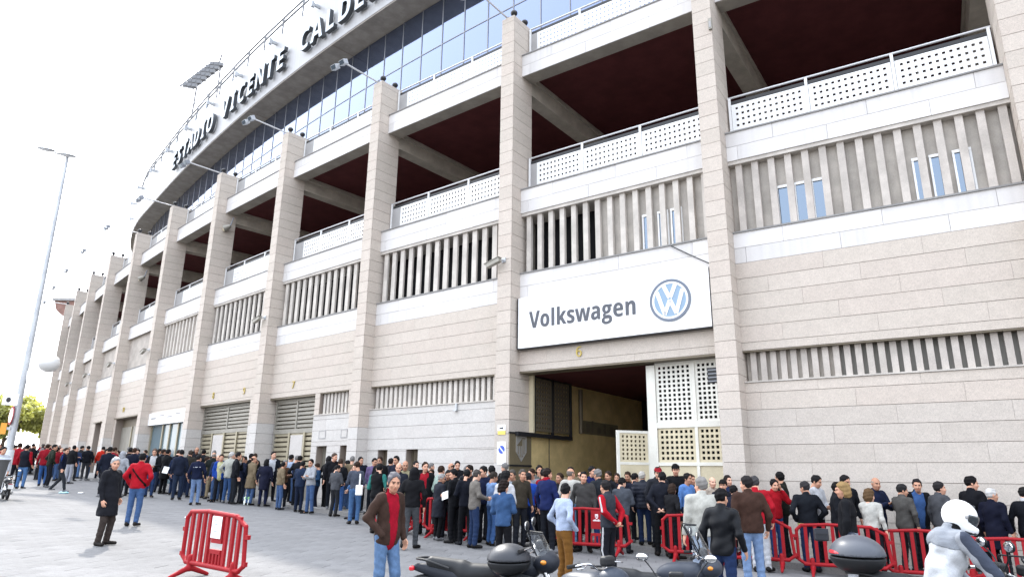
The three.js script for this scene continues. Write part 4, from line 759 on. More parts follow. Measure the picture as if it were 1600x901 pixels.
P(0.46,-17.60,0.30,1.70,0,'short 2c2a2c 2a58c4 s 2a3550 down',"person in bright blue sweater and dark jeans, back turned",{w:1.08});
P(0.61,-18.39,0.31,1.81,185,'short 3a2a20 a8adb8 j 22252d down',"person facing out right behind the bright blue sweater");
P(0.06,-17.32,0.31,1.76,180,'short 5a5550 b8c0c8 s 22252d down',"person in pale shirt below the crest plate");
P(0.87,-16.17,0.26,1.84,40,'short 2d2320 1f2c5e j 20232b down',"person in deep blue jacket with red collar right of the bright blue sweater",{collar:"b01c2e"});
P(0.87,-17.99,0.30,1.81,-30,'short 1b1a1c a31828 j 20232b down',"person in red top half hidden by the deep blue jacket");
P(1.24,-17.67,0.28,1.73,190,'short 3a2a20 272a33 j 20232b down',"person in dark top between the deep blue jacket and the white sweater");
P(1.46,-17.20,0.27,1.85,10,'bald 8a7f78 d9d6cd s 7fa6cf down',"balding person in white sweater and pale blue jeans");
P(0.88,-11.63,0.18,1.62,60,'short 1b1a1c c0cfea s 8a5f2c pocket',"person in pale blue shirt and mustard brown trousers beside the motorcycle",{w:1.08});
P(1.73,-16.61,0.25,1.79,200,'short 1b1a1c 4d4b4a j 22252d down',"dark-haired person right of the white sweater");
P(2.22,-17.40,0.25,1.86,-30,'short 8d8a88 30343a j 37568f pocket',"grey-haired person in charcoal jacket and blue jeans",{w:1.05});
P(2.54,-17.80,0.38,1.69,-120,'short 3a302b 24262d j 22252d down',"person in dark top just above the red-sleeved track jacket");
P(1.78,-12.86,0.18,1.68,-45,'short 2a2728 3f434c j 23252d behind',"person in grey track jacket with red sleeves and striped trousers, hands clasped behind",{sleeve:"c3182a",stripe:"e2e2e4",legStripe:"e2e2e4"});
P(2.68,-16.78,0.22,1.69,20,'short 1b1a1c 565b64 j 22252d front',"person in grey jacket bending over behind the red barrier");
P(3.17,-17.78,0.36,1.67,30,'short 1b1a1c 1c2134 j 22252d down',"dark-haired person left of the navy puffer jacket");
P(3.08,-18.31,0.38,1.69,180,'short 3a2a20 20222a j 22252d down',"person in dark clothes in the gateway");
P(2.09,-17.92,0.40,1.78,180,'short 1b1a1c 1b2760 j 22252d down',"person in dark blue top inside the gateway, left");
P(2.87,-18.78,0.39,1.64,180,'short 3a2a20 1d2852 j 22252d down',"person in dark blue top inside the gateway, right");
P(3.28,-17.32,0.35,1.72,10,'short cfcac2 2c303d puff 2b3c60 down',"white-haired person in navy quilted jacket behind the barrier");
P(3.51,-16.50,0.19,1.86,20,'short 1b1a1c 1d202b j 17181b behind',"person in dark navy jacket and black trousers standing before the barrier gap, hands behind");
P(3.53,-16.95,0.34,1.83,180,'cap a3202c 33353c j 22252d down',"person in red cap in front of the perforated gate");
P(4.06,-17.16,0.35,1.90,190,'cap 111114 1a1b1f s 1a1b1f cross',"tall guard-like person in black cap and black shirt before the perforated gate");
P(3.66,-16.05,0.18,1.61,60,'bob 3a2a20 1d1d21 j 22252d rail',"brown-haired person in black top with a hand on the red barrier");
P(4.06,-16.34,0.31,1.72,150,'short 1b1a1c 6d9be0 s 2a3550 down',"dark-haired bearded person in sky blue top behind the barrier");
P(3.01,-11.22,0.11,1.82,0,'short 9a9692 d2d0c6 j a9b7cc down',"grey-haired person in cream jacket, back turned, beside a windscreen",{w:1.08});
P(4.66,-16.42,0.29,1.66,160,'bald b0a090 c9b9a9 j 22252d down',"balding person right behind the cream jacket");
P(4.30,-16.74,0.31,1.70,185,'short 3a2a20 25272f j 22252d down',"person in dark top at the foot of the perforated gate");
P(2.88,-9.81,0.09,1.68,35,'short 161417 1c1e23 j 2c3f68 down',"person in black quilted leather jacket in front of the crowd, right of the cream jacket",{rough:0.42});
P(4.68,-15.66,0.14,1.76,190,'cap 1c1a1b 1d2130 j 22252d down',"person in dark cap behind the black quilted leather jacket");
P(4.80,-15.12,0.13,1.65,30,'short 1b1a1c 1b2136 j 22252d down',"person in navy top left of the brown suede jacket");
P(4.12,-12.25,0.10,1.86,0,'short 2b2627 4b342b j 8aa6cf down',"person in brown suede jacket and pale faded jeans, back turned",{w:1.15});
P(5.09,-14.60,0.11,1.86,20,'short 4d4b4d c01a2c j d9dbe0 down',"grey-haired person in red jacket and white trousers half behind the brown suede jacket");
P(5.71,-15.39,0.24,1.68,160,'short 1b1a1c bd1626 j 3c5f9c phone',"person in red track top with white sleeve stripes holding a phone to the ear",{stripe:"e4e4e6"});
P(6.10,-15.90,0.24,1.84,-60,'short 141214 24241f j 22252d down',"tall dark-haired person in black-olive jacket by the wall behind the red track top");
P(6.21,-14.90,0.08,1.80,10,'short 3a383a 1a1e26 j 2b4068 pocket',"person in black jacket with yellow belt line, jeans and a bag on the hip",{belt:"d9d38f",w:1.05});
P(6.55,-15.26,0.22,1.79,150,'short 1b1a1c d4d6da j 22252d front',"person with white sleeve behind the yellow belt line");
P(6.69,-14.61,0.20,1.67,110,'short 151315 191b22 j 22252d down',"dark-haired person in black jacket facing the blond person");
P(7.20,-15.29,0.20,1.82,180,'short 1b1a1c 22242b j 22252d down',"person by the wall right above the blond person");
P(5.83,-12.35,0.05,1.82,-60,'bob a98a5c 191a1f j b4b6b8 down',"blond person in long black jacket and pale trousers holding a crash helmet",{w:1.1});
P(7.69,-14.95,0.18,1.80,165,'bald b9a99b 1b2440 j 22252d cross',"bald person in navy jacket facing out by the wall");
P(7.17,-14.15,0.04,1.71,50,'bob 6b5238 d9d7cf s 22252d face',"short-haired person in white fleece with a hand at the face");
P(7.97,-14.44,0.16,1.69,70,'short 2b2a2b 5c5a57 j 3a3c40 phone',"person in grey wool jacket holding a red phone at the ear");
P(8.50,-14.86,0.15,1.81,185,'short 2a2627 15171c open 22252d down',"person facing out in dark jacket with blue lapel",{inner:"4a6ea8"});
P(8.56,-14.17,0.14,1.77,80,'short 2e2b2c 53555a j 2a2c31 down',"person in plain grey jacket and glasses facing right beside the white helmet");
P(9.24,-14.12,0.12,1.90,75,'short 141113 15161d c 1d1f26 down',"dark-haired bearded person in black coat facing right by the wall");
P(9.25,-13.64,0.11,1.68,70,'short e0dedb 10142a c 1d1f26 down',"white-haired person in dark navy coat facing right",{w:1.15});
P(9.69,-13.39,0.09,1.73,60,'short 1d1a1a 12141d j 1d1f26 down',"person in black jacket with white collar at the right edge of the picture",{collar:"d8d8da"});
X(-16.47,-32.68,1.08,1.76,-32,'qt');
X(-14.36,-30.29,0.98,1.74,-9,'qn');
X(-11.47,-27.76,0.84,1.76,166,'qn');
X(-13.12,-31.02,1.09,1.80,17,'qd');
X(-19.61,-36.77,1.39,1.79,9,'qn');
X(-20.88,-38.24,1.45,1.79,41,'qw');
X(-11.92,-29.84,1.03,1.65,50,'qd');
X(-19.17,-35.63,1.22,1.73,-22,'qr');
X(-16.95,-34.42,1.27,1.71,-25,'qn');
X(-18.50,-34.37,1.17,1.62,59,'qb');
X(-14.97,-33.00,1.18,1.63,128,'qn');
X(-18.38,-35.39,1.33,1.67,215,'qb');
X(-7.94,-26.05,0.85,1.73,52,'qn');
X(-20.66,-37.19,1.29,1.68,43,'qr');
X(-17.45,-34.61,1.29,1.71,-18,'qd');
X(-16.35,-32.15,1.07,1.63,183,'qw');
X(-8.03,-24.84,0.69,1.63,50,'qt');
X(-20.10,-36.96,1.41,1.65,0,'qw');
X(-19.22,-36.37,1.37,1.70,224,'qn');
X(-11.08,-28.58,0.99,1.65,182,'qw');
X(-14.47,-32.15,1.15,1.79,9,'qr');
X(-14.26,-31.18,0.99,1.72,58,'qt');
X(-18.94,-34.96,1.20,1.75,165,'qd');
X(-12.57,-29.20,0.90,1.67,32,'qt');
X(-21.68,-37.78,1.33,1.79,135,'qr');
X(-16.87,-33.70,1.25,1.77,54,'qw');
X(-19.87,-35.65,1.24,1.74,218,'qw');
X(-9.64,-26.39,0.76,1.79,36,'qt');
X(-8.12,-25.46,0.70,1.69,140,'qt');
X(-17.11,-34.94,1.28,1.65,128,'qb');
X(-2.22,-20.56,0.44,1.65,226,'qd');
X(-5.54,-24.56,0.75,1.79,12,'qt');
X(-3.98,-23.06,0.67,1.78,55,'qd');
X(-6.66,-23.83,0.63,1.78,220,'qw');
X(-2.52,-22.16,0.61,1.69,86,'qw');
X(-1.69,-20.96,0.57,1.71,221,'qn');
X(-4.88,-22.36,0.55,1.69,224,'qb');
X(-1.51,-19.61,0.40,1.68,-1,'qg');
X(-1.23,-20.01,0.40,1.79,39,'qg');
X(-5.67,-23.12,0.59,1.62,26,'qg');
X(5.21,-16.86,0.29,1.71,155,'qn');
X(-0.09,-20.05,0.50,1.78,-36,'qd');
X(1.88,-19.12,0.43,1.62,145,'qb');
X(1.66,-18.71,0.43,1.74,192,'qt');
X(0.85,-19.44,0.46,1.76,186,'qg');
X(-31.61,-46.51,1.78,1.67,206,'fr');
X(-24.87,-38.94,1.45,1.72,223,'fr');
X(-29.66,-44.43,1.69,1.72,-22,'fd');
X(-27.35,-38.76,1.52,1.76,214,'fw');
X(-27.07,-41.63,1.56,1.63,149,'fn');
X(-25.15,-36.30,1.41,1.66,183,'fw');
X(-26.15,-36.91,1.45,1.80,208,'fg');
X(-25.49,-38.52,1.46,1.69,-22,'fd');
X(-26.07,-39.56,1.49,1.74,-21,'fg');
X(-24.18,-37.45,1.40,1.75,-4,'fr');
X(-27.90,-43.42,1.62,1.73,55,'fr');
X(-33.13,-44.17,1.79,1.64,1,'fn');
X(-31.14,-45.38,1.75,1.78,108,'fr');
X(-24.17,-41.57,1.61,1.66,100,'fn');
X(-23.77,-39.77,1.43,1.69,65,'fg');
X(-22.87,-40.57,1.56,1.68,140,'fr');
X(-22.79,-39.64,1.54,1.73,65,'fd');
X(-30.96,-41.38,1.67,1.64,-32,'fr');
X(-30.42,-48.35,1.92,1.65,144,'fn');
X(-36.01,-49.49,1.97,1.77,149,'fd');
X(-29.25,-40.61,1.61,1.67,150,'fr');
X(-32.63,-48.08,1.84,1.75,135,'fn');
X(-33.93,-48.37,1.89,1.73,18,'fr');
X(-23.67,-41.05,1.59,1.63,15,'fd');
X(-30.35,-42.40,1.67,1.62,41,'fr');
X(-36.63,-48.02,1.96,1.68,-13,'fr');
X(-27.42,-42.34,1.58,1.78,109,'fd');
X(-33.29,-46.35,1.83,1.63,53,'fd');
X(-31.83,-47.72,1.81,1.63,142,'fd');
X(-25.32,-37.88,1.44,1.67,25,'fw');
X(-33.59,-52.10,2.08,1.75,22,'fr');
X(-23.74,-38.39,1.40,1.80,144,'fn');
X(-24.92,-39.94,1.47,1.63,86,'fg');
X(-31.55,-48.57,1.82,1.66,134,'fd');
X(-44.10,-52.50,2.27,1.62,82,'fd');
X(-41.78,-59.77,2.33,1.63,113,'fr');
X(-47.80,-60.23,2.52,1.66,-15,'fr');
X(-42.73,-54.51,2.26,1.74,67,'fr');
X(-35.78,-51.63,2.00,1.69,133,'fn');
X(-48.59,-58.25,2.51,1.66,97,'fg');
X(-41.09,-54.44,2.21,1.64,174,'fn');
X(-40.46,-48.11,2.08,1.65,191,'fd');
X(-35.98,-54.75,2.20,1.72,74,'fr');
X(-44.85,-59.07,2.41,1.64,207,'fd');
X(-39.60,-53.70,2.15,1.77,110,'fd');
X(-37.98,-51.39,2.06,1.76,181,'fn');
X(-37.70,-55.40,2.13,1.63,148,'fd');
X(-47.92,-57.21,2.47,1.74,-23,'fn');
X(-41.22,-60.63,2.47,1.66,198,'fn');
X(-43.25,-62.82,2.43,1.76,163,'fr');
X(-44.91,-54.46,2.33,1.74,115,'fd');
X(-43.25,-53.46,2.26,1.74,157,'fd');
X(-42.59,-59.52,2.35,1.77,112,'fr');
X(-38.87,-54.60,2.15,1.64,142,'fr');
X(-37.01,-55.41,2.25,1.76,-32,'fr');
X(-40.73,-48.62,2.10,1.77,192,'fr');
X(-47.25,-60.88,2.51,1.66,-6,'fr');
X(-37.89,-52.80,2.09,1.65,183,'fr');
X(-41.78,-60.72,2.35,1.72,130,'fd');
X(-39.74,-49.97,2.09,1.70,-8,'fr');
// ---------------------------------------------------------------- things people hold or wear over the shoulder
const at = (x, z, dy = 0) => [x, groundY(x, z) + dy, z];
function carried(name, label, cat, geos, m, pos, rot = [0, 0, 0]) { const o = obj(name, geos, m); tag(o, label, cat); o.position.set(...pos); o.rotation.set(...rot); return o; }
{
  const paperM = mat(0.8, 0.8, 0.78, 0.8);
  carried('paper_sheet', 'white sheet of paper held at the waist by the person with a white collar', 'paper', box(-0.1, 0.1, -0.14, 0.14, -0.002, 0.002), paperM, [-13.6, groundY(-13.8, -28) + 1.08, -27.9], [-0.5, 0.4, 0]);
  carried('paper_sheet', 'folded white papers held by the person in black jacket over white shirt', 'paper', box(-0.08, 0.08, -0.1, 0.1, -0.002, 0.002), paperM, [-1.48, groundY(-1.4, -16.4) + 1.12, -16.35], [-0.6, -0.5, 0.1]);
  const bag = new Field([-0.25, -0.02, -0.15], [0.25, 0.5, 0.15], 0.02).rbox([0, 0.16, 0], [0.16, 0.16, 0.07], 0.05).all((f, x, y, z) => f + 0.012 * Math.sin(30 * x + 20 * y) * Math.sin(26 * y - 18 * z)).mesh();
  const b = thing('carrier_bag', 'white and green plastic carrier bag standing by the washed pale jeans', 'bag'); b.position.set(...at(-9.7, -26.5));
  obj('bag_body', bag, mat(0.78, 0.82, 0.76, 0.5), b); obj('green_print', box(-0.1, 0.1, 0.22, 0.3, 0.065, 0.085), mat(0.25, 0.5, 0.2, 0.6), b); obj('handle', curveTube([[-0.08, 0.3, 0], [0, 0.45, 0], [0.08, 0.3, 0]], 0.008, 12, 6), mat(0.78, 0.82, 0.76, 0.5), b);
  const s = thing('shoulder_bag', 'white cloth bag hanging from the shoulder of the grey sweater', 'bag'); s.position.set(-4.15, groundY(-4.3, -19.8), -19.62);
  obj('bag_body', new Field([-0.16, 0.8, -0.1], [0.16, 1.25, 0.1], 0.016).rbox([0, 1.0, 0], [0.1, 0.14, 0.04], 0.03).mesh(), mat(0.78, 0.77, 0.75, 0.9), s); obj('strap', box(-0.02, 0.02, 1.1, 1.44, -0.02, 0.0), mat(0.78, 0.77, 0.75, 0.9), s);
  const hb = thing('hip_bag', 'black camera bag hanging at the hip below the yellow belt line', 'bag'); hb.position.set(5.78, groundY(5.6, -13.9), -13.35); hb.rotation.y = -0.2;
  obj('bag_body', new Field([-0.2, 0.6, -0.14], [0.2, 1.05, 0.14], 0.014).rbox([0, 0.84, 0], [0.125, 0.11, 0.07], 0.03).mesh(), mat(0.02, 0.022, 0.028, 0.5), hb); obj('flap', box(-0.115, 0.115, 0.86, 0.95, 0.068, 0.082), mat(0.03, 0.033, 0.042, 0.45), hb);
}
function crashHelmet(parent, m, shell, visor) {
  const g = part('helmet', parent, m);
  const F = new Field([-0.22, -0.24, -0.24], [0.22, 0.22, 0.26], 0.011).ell([0, 0.02, -0.015], [0.132, 0.15, 0.165], 0.02).ell([0, -0.075, 0.06], [0.105, 0.075, 0.115], 0.04).ell([0, 0.0, 0.13], [0.17, 0.052, 0.115], 0.012, true).cut((x, y, z) => -0.145 - y + 0.12 * z);
  obj('shell', F.mesh(), shell, g);
  obj('visor', new Field([-0.2, -0.1, -0.05], [0.2, 0.12, 0.24], 0.011).ell([0, 0.02, -0.012], [0.138, 0.155, 0.172], 0.02).cut((x, y, z) => Math.max(0.015 - z, Math.abs(y - 0.004 + 0.1 * (z - 0.1)) - 0.03 - 0.2 * Math.max(0, z))).mesh(), visor, g);
  for (const s of [-1, 1]) obj('visor_pivot', ball([s * 0.122, 0.015, 0.0], 0.016, 0.022, 0.022), M.greyPanel, g);
  obj('vent', box(-0.03, 0.03, 0.125, 0.15, 0.06, 0.1), visor, g);
  obj('edge_trim', new Field([-0.2, -0.2, -0.22], [0.2, 0.0, 0.24], 0.011).ell([0, 0.02, -0.015], [0.134, 0.152, 0.167], 0.02).ell([0, -0.075, 0.06], [0.107, 0.078, 0.117], 0.04).cut((x, y, z) => Math.abs(y + 0.128 - 0.12 * z) - 0.014).mesh(), visor, g);
  return g;
}
// ---------------------------------------------------------------- red crowd barriers
function makeBarrier() {
  const t = thing('crowd_barrier', '', 'barrier'), L = 1.66, h0 = 0.22, h1 = 0.98, m = M.red, rail = (pts, r) => curveTube(pts, r, 28, 8);
  const fr = new Field([-1, 0.1, -0.08], [1, 1.08, 0.08], 0.014); const seg = (a, b, r = 0.032) => fr.cap([...a, 0], [...b, 0], r, r, 0.012);
  seg([-L / 2, 0.3], [-L / 2, 0.86]); seg([-L / 2, 0.86], [-L / 2 + 0.1, 0.95]); seg([-L / 2 + 0.1, 0.95], [-0.25, h1]); seg([-0.25, h1], [L / 2 - 0.3, 0.955]); seg([L / 2 - 0.3, 0.955], [L / 2 - 0.05, 0.83]); seg([L / 2 - 0.05, 0.83], [L / 2, 0.3]); seg([L / 2, 0.3], [L / 2 - 0.12, h0]); seg([L / 2 - 0.12, h0], [-L / 2 + 0.12, h0], 0.038); seg([-L / 2 + 0.12, h0], [-L / 2, 0.3]);
  obj('frame', fr.mesh(), m, t);
  for (const x of [-0.66, -0.48, -0.32, -0.16, 0.3, 0.47, 0.63]) obj('slat', box(x - 0.032, x + 0.032, h0, 0.955, -0.02, 0.02), m, t);
  obj('centre_panel', box(-0.05, 0.22, 0.55, 0.965, -0.022, 0.022), m, t);
  for (const x of [-0.05, 0.04, 0.13, 0.21]) obj('short_slat', box(x - 0.018, x + 0.018, h0, 0.4, -0.018, 0.018), m, t);
  obj('cross_bar', box(-0.06, 0.22, 0.4, 0.46, -0.021, 0.021), m, t);
  for (const sd of [-1, 1]) {
    for (const cy of [0.3, 0.66]) obj('coupling', box(L / 2 * sd - 0.02, L / 2 * sd + 0.06 * sd, cy, cy + 0.06, -0.025, 0.025), m, t);
    const fx = sd * 0.58, ft = new Field([fx - 0.1, -0.02, -0.4], [fx + 0.1, 0.34, 0.4], 0.014); ft.cap([fx, 0.3, 0], [fx, 0.14, 0], 0.045, 0.05, 0.02); for (const q of [-1, 1]) ft.cap([fx, 0.15, 0], [fx, 0.03, q * 0.3], 0.045, 0.028, 0.02); ft.cut((x, y) => 0.002 - y); obj('foot', ft.mesh(), m, t);
  }
  // printed shield and line on the centre panel
  const sh = new THREE.Shape(); sh.moveTo(-0.035, 0.045); sh.lineTo(0.035, 0.045); sh.lineTo(0.035, -0.01); sh.quadraticCurveTo(0.03, -0.04, 0, -0.055); sh.quadraticCurveTo(-0.03, -0.04, -0.035, -0.01); sh.closePath();
  const white = mat(0.78, 0.76, 0.76, 0.6), e = part('emblem', t); e.position.set(0.085, 0.82, 0.0225);
  obj('shield', extrude(sh, 0.003), white, e); for (const x of [-0.018, 0.0, 0.018]) obj('shield_stripe', box(x - 0.004, x + 0.004, -0.03, 0.02, 0.003, 0.0045), M.red, e);
  obj('printed_line', [0, 1, 2, 3, 4, 5, 6].map((i) => box(-0.085 + i * 0.025, -0.068 + i * 0.025, -0.105, -0.08 + 0.008 * (i % 3), 0, 0.002)), white, e);
  return t;
}
{
  const proto = makeBarrier(), fp = [-4.42, -10.85], ang = Math.atan2(0.62, 0.8);
  proto.position.set(...at(...fp)); proto.rotation.y = -ang * 0.98; proto.rotation.z = -0.02;
  proto.userData.label = 'red plastic crowd barrier standing alone on the paving with a white notice taped to it';
  const line = [[-3.0, -19.2, 'red barrier farthest left in the line, behind the black hooded top', -0.6], [-1.45, -18.1, 'red barrier behind the long dark grey coat', -0.5], [1.9, -16.2, 'red barrier behind the track jacket, left of the barrier gap', -0.42], [4.15, -15.5, 'red barrier right of the barrier gap, below the sky blue top', -0.4], [5.0, -14.95, 'red barrier with a shield print below the red track top', -0.42], [6.6, -14.3, 'red barrier behind the blond person with the crash helmet', -0.44], [8.05, -13.75, 'red barrier with a shield print right of the grey top case', -0.46], [9.0, -12.6, 'red barrier right of the motorcyclist with the white helmet', -0.5]];
  for (const [x, z, label, a] of line) { const c = proto.clone(); c.name = numbered('crowd_barrier'); scene.add(c); c.position.set(...at(x, z)); c.rotation.set(0, a, 0); c.userData = { label, category: 'barrier', group: 'red barriers fencing the queue' }; }
  const n = thing('paper_notice', 'white paper notice taped to the lone red barrier', 'notice'); n.position.copy(proto.position); n.rotation.copy(proto.rotation);
  obj('sheet', box(-0.06, 0.2, 0.62, 0.93, 0.03, 0.034), mat(0.82, 0.82, 0.82, 0.8), n);
  obj('printing', [0, 1, 2, 3].map((i) => box(0.0, 0.12 - 0.02 * (i % 2), 0.86 - i * 0.05, 0.872 - i * 0.05, 0.034, 0.0352)), mat(0.3, 0.33, 0.36, 0.8), n);
}
// ---------------------------------------------------------------- motorcycles, heading along +x
const chrome = mat(0.62, 0.63, 0.65, 0.18, { metalness: 1 }), rubber = mat(0.02, 0.02, 0.021, 0.85), blackPlastic = mat(0.014, 0.015, 0.017, 0.5, { specularIntensity: 0.55 }), mirrorM = mat(0.8, 0.83, 0.86, 0.05, { metalness: 1 }), redLens = mat(0.5, 0.02, 0.03, 0.15);
const clearScreen = new THREE.MeshPhysicalMaterial({ color: 0xf2f6f8, roughness: 0.05, transmission: 1, thickness: 0, ior: 1.45 });
const bodyF = (lo, hi, c = 0.018) => new Field(lo, hi, c);
function wheel(t, x, r) {
  const w = part('wheel', t); w.position.set(x, r, 0);
  obj('tyre', new THREE.TorusGeometry(r - 0.055, 0.055, 12, 36), rubber, w); obj('rim', [new THREE.TorusGeometry(r - 0.11, 0.014, 8, 32), ...[0, 1, 2, 3, 4].map((i) => { const a = i * 1.2566; return tube([0, 0, 0], [Math.cos(a) * (r - 0.11), Math.sin(a) * (r - 0.11), 0], 0.016, 6); }), tube([0, 0, -0.06], [0, 0, 0.06], 0.03)], M.steel, w);
  obj('brake_disc', new THREE.CylinderGeometry(0.13, 0.13, 0.006, 24).rotateX(Math.PI / 2).translate(0, 0, 0.07), M.steel, w);
}
function mirrorOn(t, x, y, z, s) { const g = part('mirror', t); obj('stalk', curveTube([[x, y, z], [x + 0.02, y + 0.12, z + s * 0.08], [x - 0.02, y + 0.22, z + s * 0.16]], 0.008, 12, 6), blackPlastic, g); obj('housing', ball([x - 0.005, y + 0.25, z + s * 0.19], 0.022, 0.05, 0.08), blackPlastic, g); obj('mirror_glass', ball([x - 0.02, y + 0.25, z + s * 0.19], 0.012, 0.044, 0.072), mirrorM, g); }
function topCase(parent, x, y, shell, k = 1) {
  const c = part('top_case', parent); c.position.set(x, y, 0); c.scale.setScalar(k);
  obj('lid', bodyF([-0.35, 0.0, -0.36], [0.35, 0.42, 0.36], 0.013).ell([0, 0.12, 0], [0.25, 0.19, 0.275], 0.02).cut((a, b) => 0.125 - b).mesh(), shell, c);
  obj('base', bodyF([-0.35, -0.08, -0.36], [0.35, 0.2, 0.36], 0.013).ell([0, 0.12, 0], [0.248, 0.17, 0.27], 0.02).cut((a, b) => b - 0.112).cut((a, b) => -0.02 - b).mesh(), blackPlastic, c);
  obj('reflector', bodyF([-0.35, 0.0, -0.36], [0.1, 0.32, 0.36], 0.013).ell([0, 0.12, 0], [0.257, 0.15, 0.262], 0.01).cut((a, b, z) => Math.max(0.135 - b, b - 0.205, a + 0.14)).mesh(), redLens, c);
}
function motorcycle(name, label, pos, yaw, o) {
  const t = thing(name, label, 'motorcycle'); t.position.set(...pos); t.rotation.y = yaw; const b = o.body, seatH = o.seat ?? 0.84;
  wheel(t, -0.68, 0.31); wheel(t, 0.74, 0.31);
  obj('engine', bodyF([-0.4, 0.15, -0.25], [0.45, 0.65, 0.25], 0.022).rbox([0.02, 0.38, 0], [0.24, 0.15, 0.15], 0.05).cap([0.08, 0.45, 0], [0.2, 0.6, 0], 0.11, 0.1, 0.03).cap([-0.1, 0.32, -0.16], [-0.1, 0.32, 0.16], 0.11, 0.11, 0.03).mesh(), M.steel, t);
  obj('frame', [tube([0.52, 0.86, 0], [-0.25, 0.45, 0], 0.035), tube([-0.25, 0.45, 0.1], [-0.68, 0.31, 0.1], 0.03), tube([-0.25, 0.45, -0.1], [-0.68, 0.31, -0.1], 0.03), tube([-0.2, 0.62, 0], [-0.75, seatH - 0.04, 0], 0.03)], blackPlastic, t);
  obj('tank', bodyF([-0.15, 0.6, -0.25], [0.6, 1.08, 0.25]).ell([0.2, 0.84, 0], [0.29, 0.14, 0.16], 0.04).ell([0.36, 0.86, 0], [0.16, 0.12, 0.17], 0.05).mesh(), b, t);
  obj('seat', bodyF([-0.95, 0.6, -0.24], [0.12, 1.1, 0.24]).cap([0.0, seatH - 0.04, 0], [-0.35, seatH - 0.05, 0], 0.1, 0.12, 0.05).cap([-0.38, seatH + 0.0, 0], [-0.72, seatH + 0.06, 0], 0.1, 0.07, 0.05).cut((x, y) => seatH - 0.14 - y).mesh(), blackPlastic, t);
  obj('tail', bodyF([-1.15, 0.6, -0.22], [-0.2, 1.1, 0.22]).cap([-0.3, seatH - 0.11, 0], [-0.9, seatH + 0.02, 0], 0.12, 0.05, 0.04).cut((x, y) => -(seatH + 0.05 - y + 0.1 * (x + 0.9)) > 0 ? 1 : -1).mesh(), b, t);
  obj('grab_rail', [curveTube([[-0.5, seatH + 0.02, 0.14], [-0.78, seatH + 0.1, 0.13], [-0.9, seatH + 0.1, 0], [-0.78, seatH + 0.1, -0.13], [-0.5, seatH + 0.02, -0.14]], 0.014, 24, 6)], blackPlastic, t);
  obj('tail_light', bodyF([-1.05, 0.7, -0.12], [-0.82, 1.0, 0.12], 0.012).rbox([-0.94, seatH + 0.0, 0], [0.03, 0.025, 0.08], 0.015).mesh(), redLens, t);
  obj('rear_fender', curveTube([[-0.55, 0.66, 0], [-0.86, 0.7, 0], [-1.06, 0.55, 0]], 0.05, 18, 8), blackPlastic, t); obj('number_plate', box(-1.09, -1.07, 0.5, 0.68, -0.1, 0.1), M.whitePaint, t);
  obj('fork', [-1, 1].map((s) => tube([0.74, 0.31, s * 0.1], [0.5, 0.98, s * 0.1], 0.028)), chrome, t);
  obj('front_fender', bodyF([0.3, 0.4, -0.14], [1.15, 0.85, 0.14]).cap([0.5, 0.62, 0], [0.78, 0.67, 0], 0.06, 0.06, 0.03).cap([0.78, 0.67, 0], [1.0, 0.56, 0], 0.06, 0.03, 0.03).mesh(), o.fender ?? b, t);
  obj('handlebar', curveTube([[0.32, 1.06, 0.4], [0.42, 1.08, 0.2], [0.43, 1.02, 0.05], [0.43, 1.02, -0.05], [0.42, 1.08, -0.2], [0.32, 1.06, -0.4]], 0.014, 32, 6), chrome, t);
  for (const s of [-1, 1]) { obj('grip', tube([0.37, 1.075, s * 0.28], [0.31, 1.06, s * 0.42], 0.02), rubber, t); obj('lever', curveTube([[0.42, 1.07, s * 0.26], [0.45, 1.06, s * 0.34], [0.42, 1.05, s * 0.42]], 0.007, 10, 6), chrome, t); if (o.mirrors !== false) mirrorOn(t, 0.4, 1.07, s * 0.22, s); obj('indicator', ball([0.55, 0.93, s * 0.18], 0.035, 0.025, 0.035), mat(0.6, 0.22, 0.02, 0.25), t); }
  obj('headlight', [ball([0.6, 0.9, 0], 0.09, 0.1, 0.11)], mat(0.75, 0.76, 0.78, 0.1, { metalness: 0.3 }), t);
  obj('instrument', [bodyF([0.35, 0.95, -0.14], [0.65, 1.25, 0.14], 0.013).rbox([0.5, 1.1, 0], [0.045, 0.05, 0.09], 0.03).mesh()], blackPlastic, t);
  obj('fairing', bodyF([0.3, 0.65, -0.25], [0.85, 1.15, 0.25]).ell([0.55, 0.92, 0], [0.17, 0.13, 0.19], 0.04).ell([0.4, 0.95, 0], [0.16, 0.12, 0.13], 0.03, true).mesh(), b, t);
  if (o.screen) obj('windscreen', curvedScreen(0.62, 1.0, o.screen), clearScreen, t);
  if (o.screen) obj('screen_edge', screenEdge(0.62, 1.0, o.screen), blackPlastic, t);
  obj('exhaust', [tube([-0.2, 0.3, -0.17], [-0.85, 0.5, -0.17], 0.05, 12)], chrome, t);
  if (o.topCase) topCase(t, -0.78, seatH + 0.13, o.topCase, o.caseScale);
  if (o.scale) t.scale.setScalar(o.scale);
  return t;
}
function screenPt(u, v, x, y, h) { const z = (u - 0.5) * 0.42 * (1 - 0.25 * v), c = 0.16 * (1 - (2 * u - 1) ** 2); return [x - 0.14 + c - v * h * 0.5, y + v * h, z]; }
function curvedScreen(x, y, h) { const p = [], q = (a, b) => screenPt(a, b, x, y, h); for (let i = 0; i < 12; i++) for (let j = 0; j < 8; j++) { const A = q(i / 12, j / 8), B = q((i + 1) / 12, j / 8), C = q((i + 1) / 12, (j + 1) / 8), D = q(i / 12, (j + 1) / 8); p.push(...A, ...B, ...C, ...A, ...C, ...D); } const g = new THREE.BufferGeometry(); g.setAttribute('position', new THREE.Float32BufferAttribute(p, 3)); g.computeVertexNormals(); return metricUV(g); }
